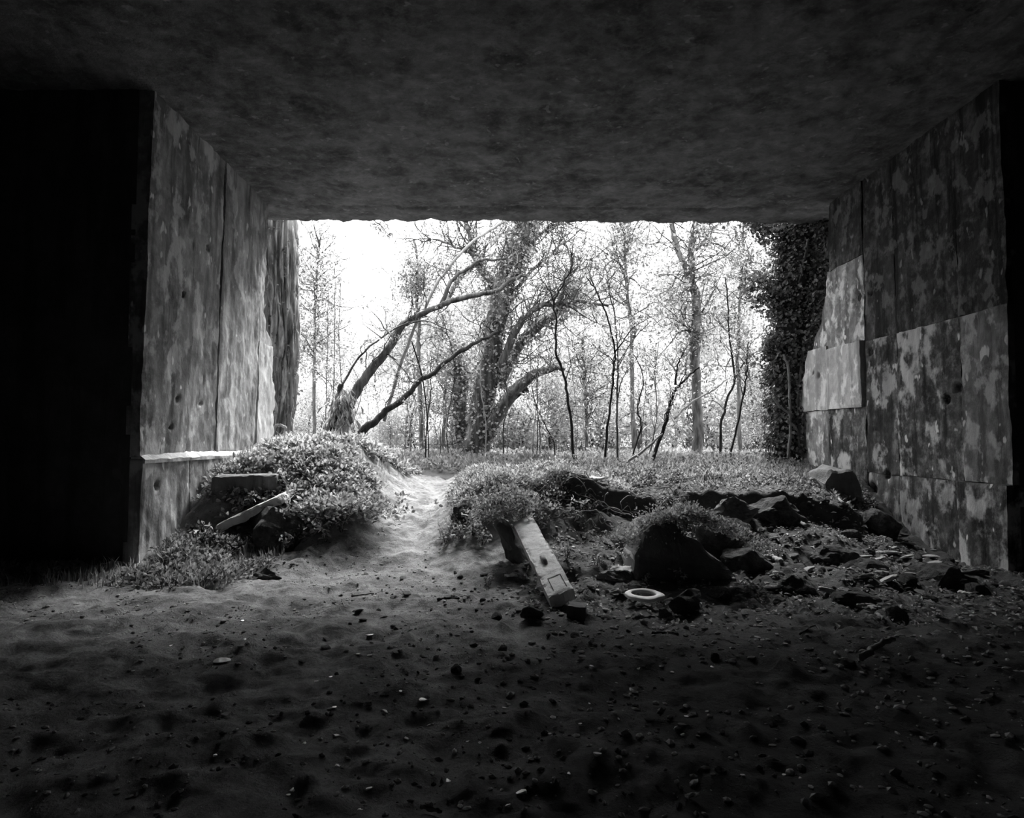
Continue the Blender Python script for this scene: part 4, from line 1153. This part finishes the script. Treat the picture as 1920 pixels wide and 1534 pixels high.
cover('ivy_mat', 'small leaved creeper covering the left mound', p_, n_, 9, .10, .07)
dl = lambda x, y: ss(0.05, .25, pathd(x, y)) * ss(8.0, 8.5, y) * np.where(y > 8.9, 1, .7) * (vnoise(x * 2.6, y * 2.6, 0, 9) > -.25 + .55 * ss(.5, 1.1, x) * ss(9.3, 8.9, y))
p_, n_ = scatter(5200, -1.0, 1.75, 7.9, 11.5, dl, rng)
cover('ivy_mat', 'small leaved creeper covering the middle mound', p_, n_, 9, .075, .042)
dl = lambda x, y: ss(9.3, 10.3, y + .25 * vnoise(x * 2, y * 2, 0, 2)) * (vnoise(x * 2.4, y * 2.4, 0, 19) > -.5)
p_, n_ = scatter(6000, 1.6, 5.7, 9.2, 12.6, dl, rng)
cover('ivy_mat', 'small leaved creeper along the top of the right bank', p_, n_, 8, .085, .055, 'bankcover')
dl = lambda x, y: np.exp(-((x - 1.95) / .55) ** 2 - ((y - 7.35) / .4) ** 2)
xs_ = rng.normal(size=(700, 2)); pw = np.stack([2.0 + xs_[:, 0] * .36, 6.95 + np.abs(xs_[:, 1]) * .3, 0 * xs_[:, 0]], 1)
top = np.interp(pw[:, 0], [1.4, 1.55, 1.85, 2.05, 2.4, 2.8], [.40, .52, .60, .63, .48, .28])
pw[:, 2] = top + rng.normal(size=700) * .04 + .03 - .22 * (np.abs(xs_[:, 1]) < .25) * RNG.random(700) * (pw[:, 0] < 2.0)
cover('ivy_mat', 'trailing creeper draped over the peaked block', pw, np.tile(np.array((0, -.2, .98)), (700, 1)), 8, .07, .036)
dl = lambda x, y: np.maximum(ss(0.0, .3, pathd(x, y)), ss(12.2, 12.7, y)) * (vnoise(x * 1.2, y * 1.2, 0, 29) > -.6)
p_, n_ = scatter(9000, -7, 8, 12.0, 20, dl, rng)
cover('undergrowth', 'low leafy undergrowth covering the woodland floor', p_, n_, 9, .16, .085, 'woodcover', False)
xs_ = rng.normal(size=(260, 3)) * np.array((.20, .16, .09)) + P(948, 955, 7.85)
cover('ivy_mat', 'bushy creeper hanging over the top end of the leaning post', xs_, np.tile(np.array((0, -.3, .95)), (260, 1)), 8, .075, .045)
xs_ = rng.normal(size=(420, 3)) * np.array((.34, .22, .09)) + P(630, 958, 8.8)
xs_[:, 2] = np.maximum(xs_[:, 2], H(xs_[:, 0], xs_[:, 1]) + .02)
cover('ivy_mat', 'creeper spilling over the big boulder on the left mound', xs_, np.tile(np.array((.1, -.3, .95)), (420, 1)), 9, .09, .065)
# litter and grass
p_, n_ = scatter(11000, .2, 5.6, 4.9, 10.2, lambda x, y: (.25 + .75 * (vnoise(x * 2, y * 2, 0, 39) > 0)) * ss(5.2, 6.6, y + .3 * x), rng)
k = len(p_); v, f = leaves(p_ + np.array((0, 0, .012)), rand_unit(k, rng) * np.array((1, 1, .25)), unit(n_ + rand_unit(k, rng) * .7), .06 * rng.uniform(.5, 1.4, k), .45, .2)
tag(build('leaf_litter', MB().add(v, f), M['dry'], smooth=False), 'dead leaf litter strewn over the rubble slope', 'leaf litter', kind='stuff')
p_, n_ = scatter(3000, -6.2, -1.9, 6.6, 8.6, lambda x, y: ss(.05, .4, pathd(x, y)) * ss(6.75, 7.2, y + .12 * (x + 4)) * (vnoise(x * 2, y * 2, 0, 49) > -.45), rng)
cover('weed_patch', 'pale weeds along the foot of the pier and left mound', p_, n_, 7, .08, .055, 'grass')
p_, n_ = scatter(5200, -6.6, -2.0, 6.6, 8.4, lambda x, y: ss(.1, .5, pathd(x, y)) * ss(6.7, 7.1, y + .12 * (x + 4)) * (vnoise(x * 1.6, y * 1.6, 0, 59) > -.1), rng)
v, f = blades(p_, .13, .006, rng); tag(build('grass', MB().add(v, f), M['grass'], smooth=False), 'tufts of pale grass at the edge of the dark', 'grass', kind='stuff')
p_, n_ = scatter(9000, -5, 6.5, 10.2, 16, lambda x, y: ss(.05, .3, pathd(x, y)), rng)
v, f = blades(p_, .22, .006, rng, .6); tag(build('tall_grass', MB().add(v, f), M['grass'], smooth=False), 'fine tall grass along the top of the banks', 'grass', kind='stuff')

# leafy plants that stand out one by one
def plant_proto(seed, label):
    rng = np.random.default_rng(seed)
    T = Tree('leafy_plant', label, (0, 0, 0), None, 'plant')
    for k in range(4):
        a = rng.uniform(0, 6.28); e = np.array((math.cos(a) * .09, math.sin(a) * .09, rng.uniform(.14, .24)))
        t = resample([(0, 0, -.03), e * .5 + rng.normal(size=3) * .015, e], 7); T.limb('stem', t, .005, .003, 'twig', 5, 0, 1)
        m = 12; c = t[rng.integers(2, 7, m)]
        v, f = leaves(c, rand_unit(m, rng) + np.array((0, 0, .25)), unit(rand_unit(m, rng) * .5 + np.array((0, 0, 1))), .06 * rng.uniform(.6, 1.2, m), .5, ovate=True); T.lf.add(v, f)
    return T.done('cover')
pp0 = plant_proto(1, 'x'); pp1 = plant_proto(2, 'x')
pl = [(835, 1018, 'leafy plant at the path edge, outermost of the plants before the middle mound'), (862, 1012, 'leafy plant second from the path before the middle mound'), (885, 1005, 'leafy plant third from the path before the middle mound'),
      (905, 1022, 'leafy plant just left of the dark slab edge'), (935, 968, 'bushy plant hanging over the top end of the leaning post'), (978, 950, 'leafy plant above the top end of the leaning post'),
      (1085, 975, 'lone leafy plant on the dark earth right of the post top'), (1120, 1065, 'leafy plant among scraps between post and peaked block'), (1062, 1050, 'leafy plant close to the right edge of the post'),
      (1245, 955, 'sprouting plant behind the peaked block'), (610, 1015, 'leafy weed at the foot of the left mound by the path'), (535, 1035, 'leafy weed under the big dark boulder'), (640, 1000, 'leafy weed where the path meets the left mound'),
      (480, 1030, 'pale weed below the tilted slab'), (375, 1035, 'pale weed at the foot of the pier'), (1210, 1095, 'small plant sprouting behind the lavatory seat'), (1270, 1100, 'small plant under the face of the peaked block'), (915, 1100, 'small weed among stones left of the post')]
for i, (px, py, lab) in enumerate(pl):
    q = ground_hit(px, py); s = rr_.uniform(.8, 1.25) * (.6 if 'small' in lab else 1)
    src = (pp0, pp1)[i % 2]
    if i < 2: r = src; r.location = Vector(q); r.scale = (s, s, s)
    else: r = copy_thing(src, q, rr_.uniform(0, 6), s)
    r['label'] = lab

# wiry stems hanging on the middle mound and the bank
vine_lab = 'wiry dry vine straggling over the dark bank behind the post'
rv = random.Random(21)
for k in range(48):
    px = rv.uniform(1020, 1140) if k % 2 else rv.uniform(1190, 1290); py = rv.uniform(880, 985)
    pts = [ground_hit(px, py)]
    n0 = normal_at(pts[0][0], pts[0][1])
    a = rv.uniform(-1, 1)
    for s in range(6):
        q = pts[-1] + np.array((math.sin(a) * .10, -0.03, -.05 + rv.uniform(-.05, .05))); q[2] = max(q[2], float(H(q[0], q[1])) + .05 + .09 * rv.random()); pts.append(q); a += rv.uniform(-.7, .7)
    pts[0] = pts[0] + np.array((0, 0, .01))
    v, f = tube(resample(pts, 22), np.linspace(.008, .004, 22), 5)
    tag(build('dry_vine', MB().add(v, f), M['pale_wood'], loc=pts[0]), vine_lab, 'vine', 'wiry vines on the bank')
# every loose stone is told apart by the landmark it lies nearest to
ORD = ['nearest', 'second nearest', 'third nearest', 'fourth nearest', 'fifth nearest', 'sixth nearest', 'seventh nearest', 'eighth nearest', 'ninth nearest', 'tenth nearest',
       'eleventh nearest', 'twelfth nearest', 'thirteenth nearest', 'fourteenth nearest', 'fifteenth nearest', 'sixteenth nearest', 'seventeenth nearest', 'eighteenth nearest', 'nineteenth nearest', 'twentieth nearest'] + ['twenty-%s nearest' % t for t in ('first', 'second', 'third', 'fourth', 'fifth', 'sixth', 'seventh', 'eighth', 'ninth')] + ['thirtieth nearest'] + ['thirty-%s nearest' % t for t in ('first', 'second', 'third', 'fourth', 'fifth', 'sixth', 'seventh', 'eighth', 'ninth')]
MARKS = {'pale cast concrete post lying': 'the pale leaning post', 'white oval lavatory': 'the lavatory seat', 'small squared': 'the small squared block', 'large broken concrete': 'the peaked block under creeper',
         'rough dark rock with crusted': 'the crusted rock by the seat', 'dark flat topped stone': 'the flat topped stone before the post', 'dark rock with a light split': 'the split rock on the black floor',
         'round topped dark rock': 'the round topped lone rock', 'low crusted rock with pale': 'the low rock with pale upper edge', 'fist sized dark': 'the fist sized stone on the bare floor',
         'dark slab of fallen wall': 'the fallen wall slab', 'broad dark rock': 'the broad rock by the wall', 'torn pale paper': 'the torn paper scrap', 'long thin white strip': 'the white strip at the bottom',
         'bent pale stick': 'the bent pale stick', 'squarish dark': 'the squarish block among shards', 'flat faced black': 'the flat faced boulder of the bank', 'dark stone among the grass': 'the dark stone in the grass',
         'dark twig lying across': 'the dark twig across the path', 'low dark rock right': 'the low rock beside the peaked block', 'dark boulder at the foot': 'the boulder at the stained wall foot',
         'small dark stone near the split': 'the small stone by the split rock', 'thin twig lying near': 'the thin twig by the verge', 'wiry dry twig': '', 'dark rock behind the littered': 'the rock behind the shards',
         'flat pale lath': 'the flat pale lath', 'dark boulder below the dead': 'the boulder below the dead branch', 'wiry twig curled': 'the wiry curled twig', 'curled pale scrap': 'the curled pale scrap'}
marks = []
for o in COL.objects:
    l = o.get('label', '')
    for k, ph in MARKS.items():
        if ph and o.parent is None and l.startswith(k): marks.append((o.location.x, o.location.y, ph))
kinds = {'flat shards in the rubble': ('flat shard', 'flat broken shard'), 'lumpy stones in the rubble': ('lumpy stone', 'small lumpy stone'), 'dark stones on the path': ('dark stone', 'small dark stone'),
         'pale chips scattered on the floor': ('pale chip', 'small pale chip'), 'pale shards by the wall foot': ('pale shard', 'pale flat shard'), 'pale shards on the slope': ('pale shard', 'pale flat shard')}
near = {}
for o in COL.objects:
    kd = kinds.get(o.get('group', ''))
    if kd:
        d, ph = min(((o.location.x - x) ** 2 + (o.location.y - y) ** 2, ph) for x, y, ph in marks)
        near.setdefault((kd, ph), []).append((d, o))
for (kd, ph), lst in near.items():
    lst.sort(key=lambda t: t[0])
    for i_, (d, o) in enumerate(lst):
        o['label'] = kd[1] + ', ' + ORD[min(i_, 38)] + ' ' + kd[0] + ' to ' + ph


stems = sorted([o for o in COL.objects if o.get('group') == 'thin stems in the undergrowth'], key=lambda o: o.location.x / o.location.y)
for i_, o in enumerate(stems):
    o['label'] = 'thin upright woodland stem, ' + ORD[i_].replace(' nearest', '').replace('nearest', 'first') + ' counted from the furrowed trunk towards the ivy pillar'
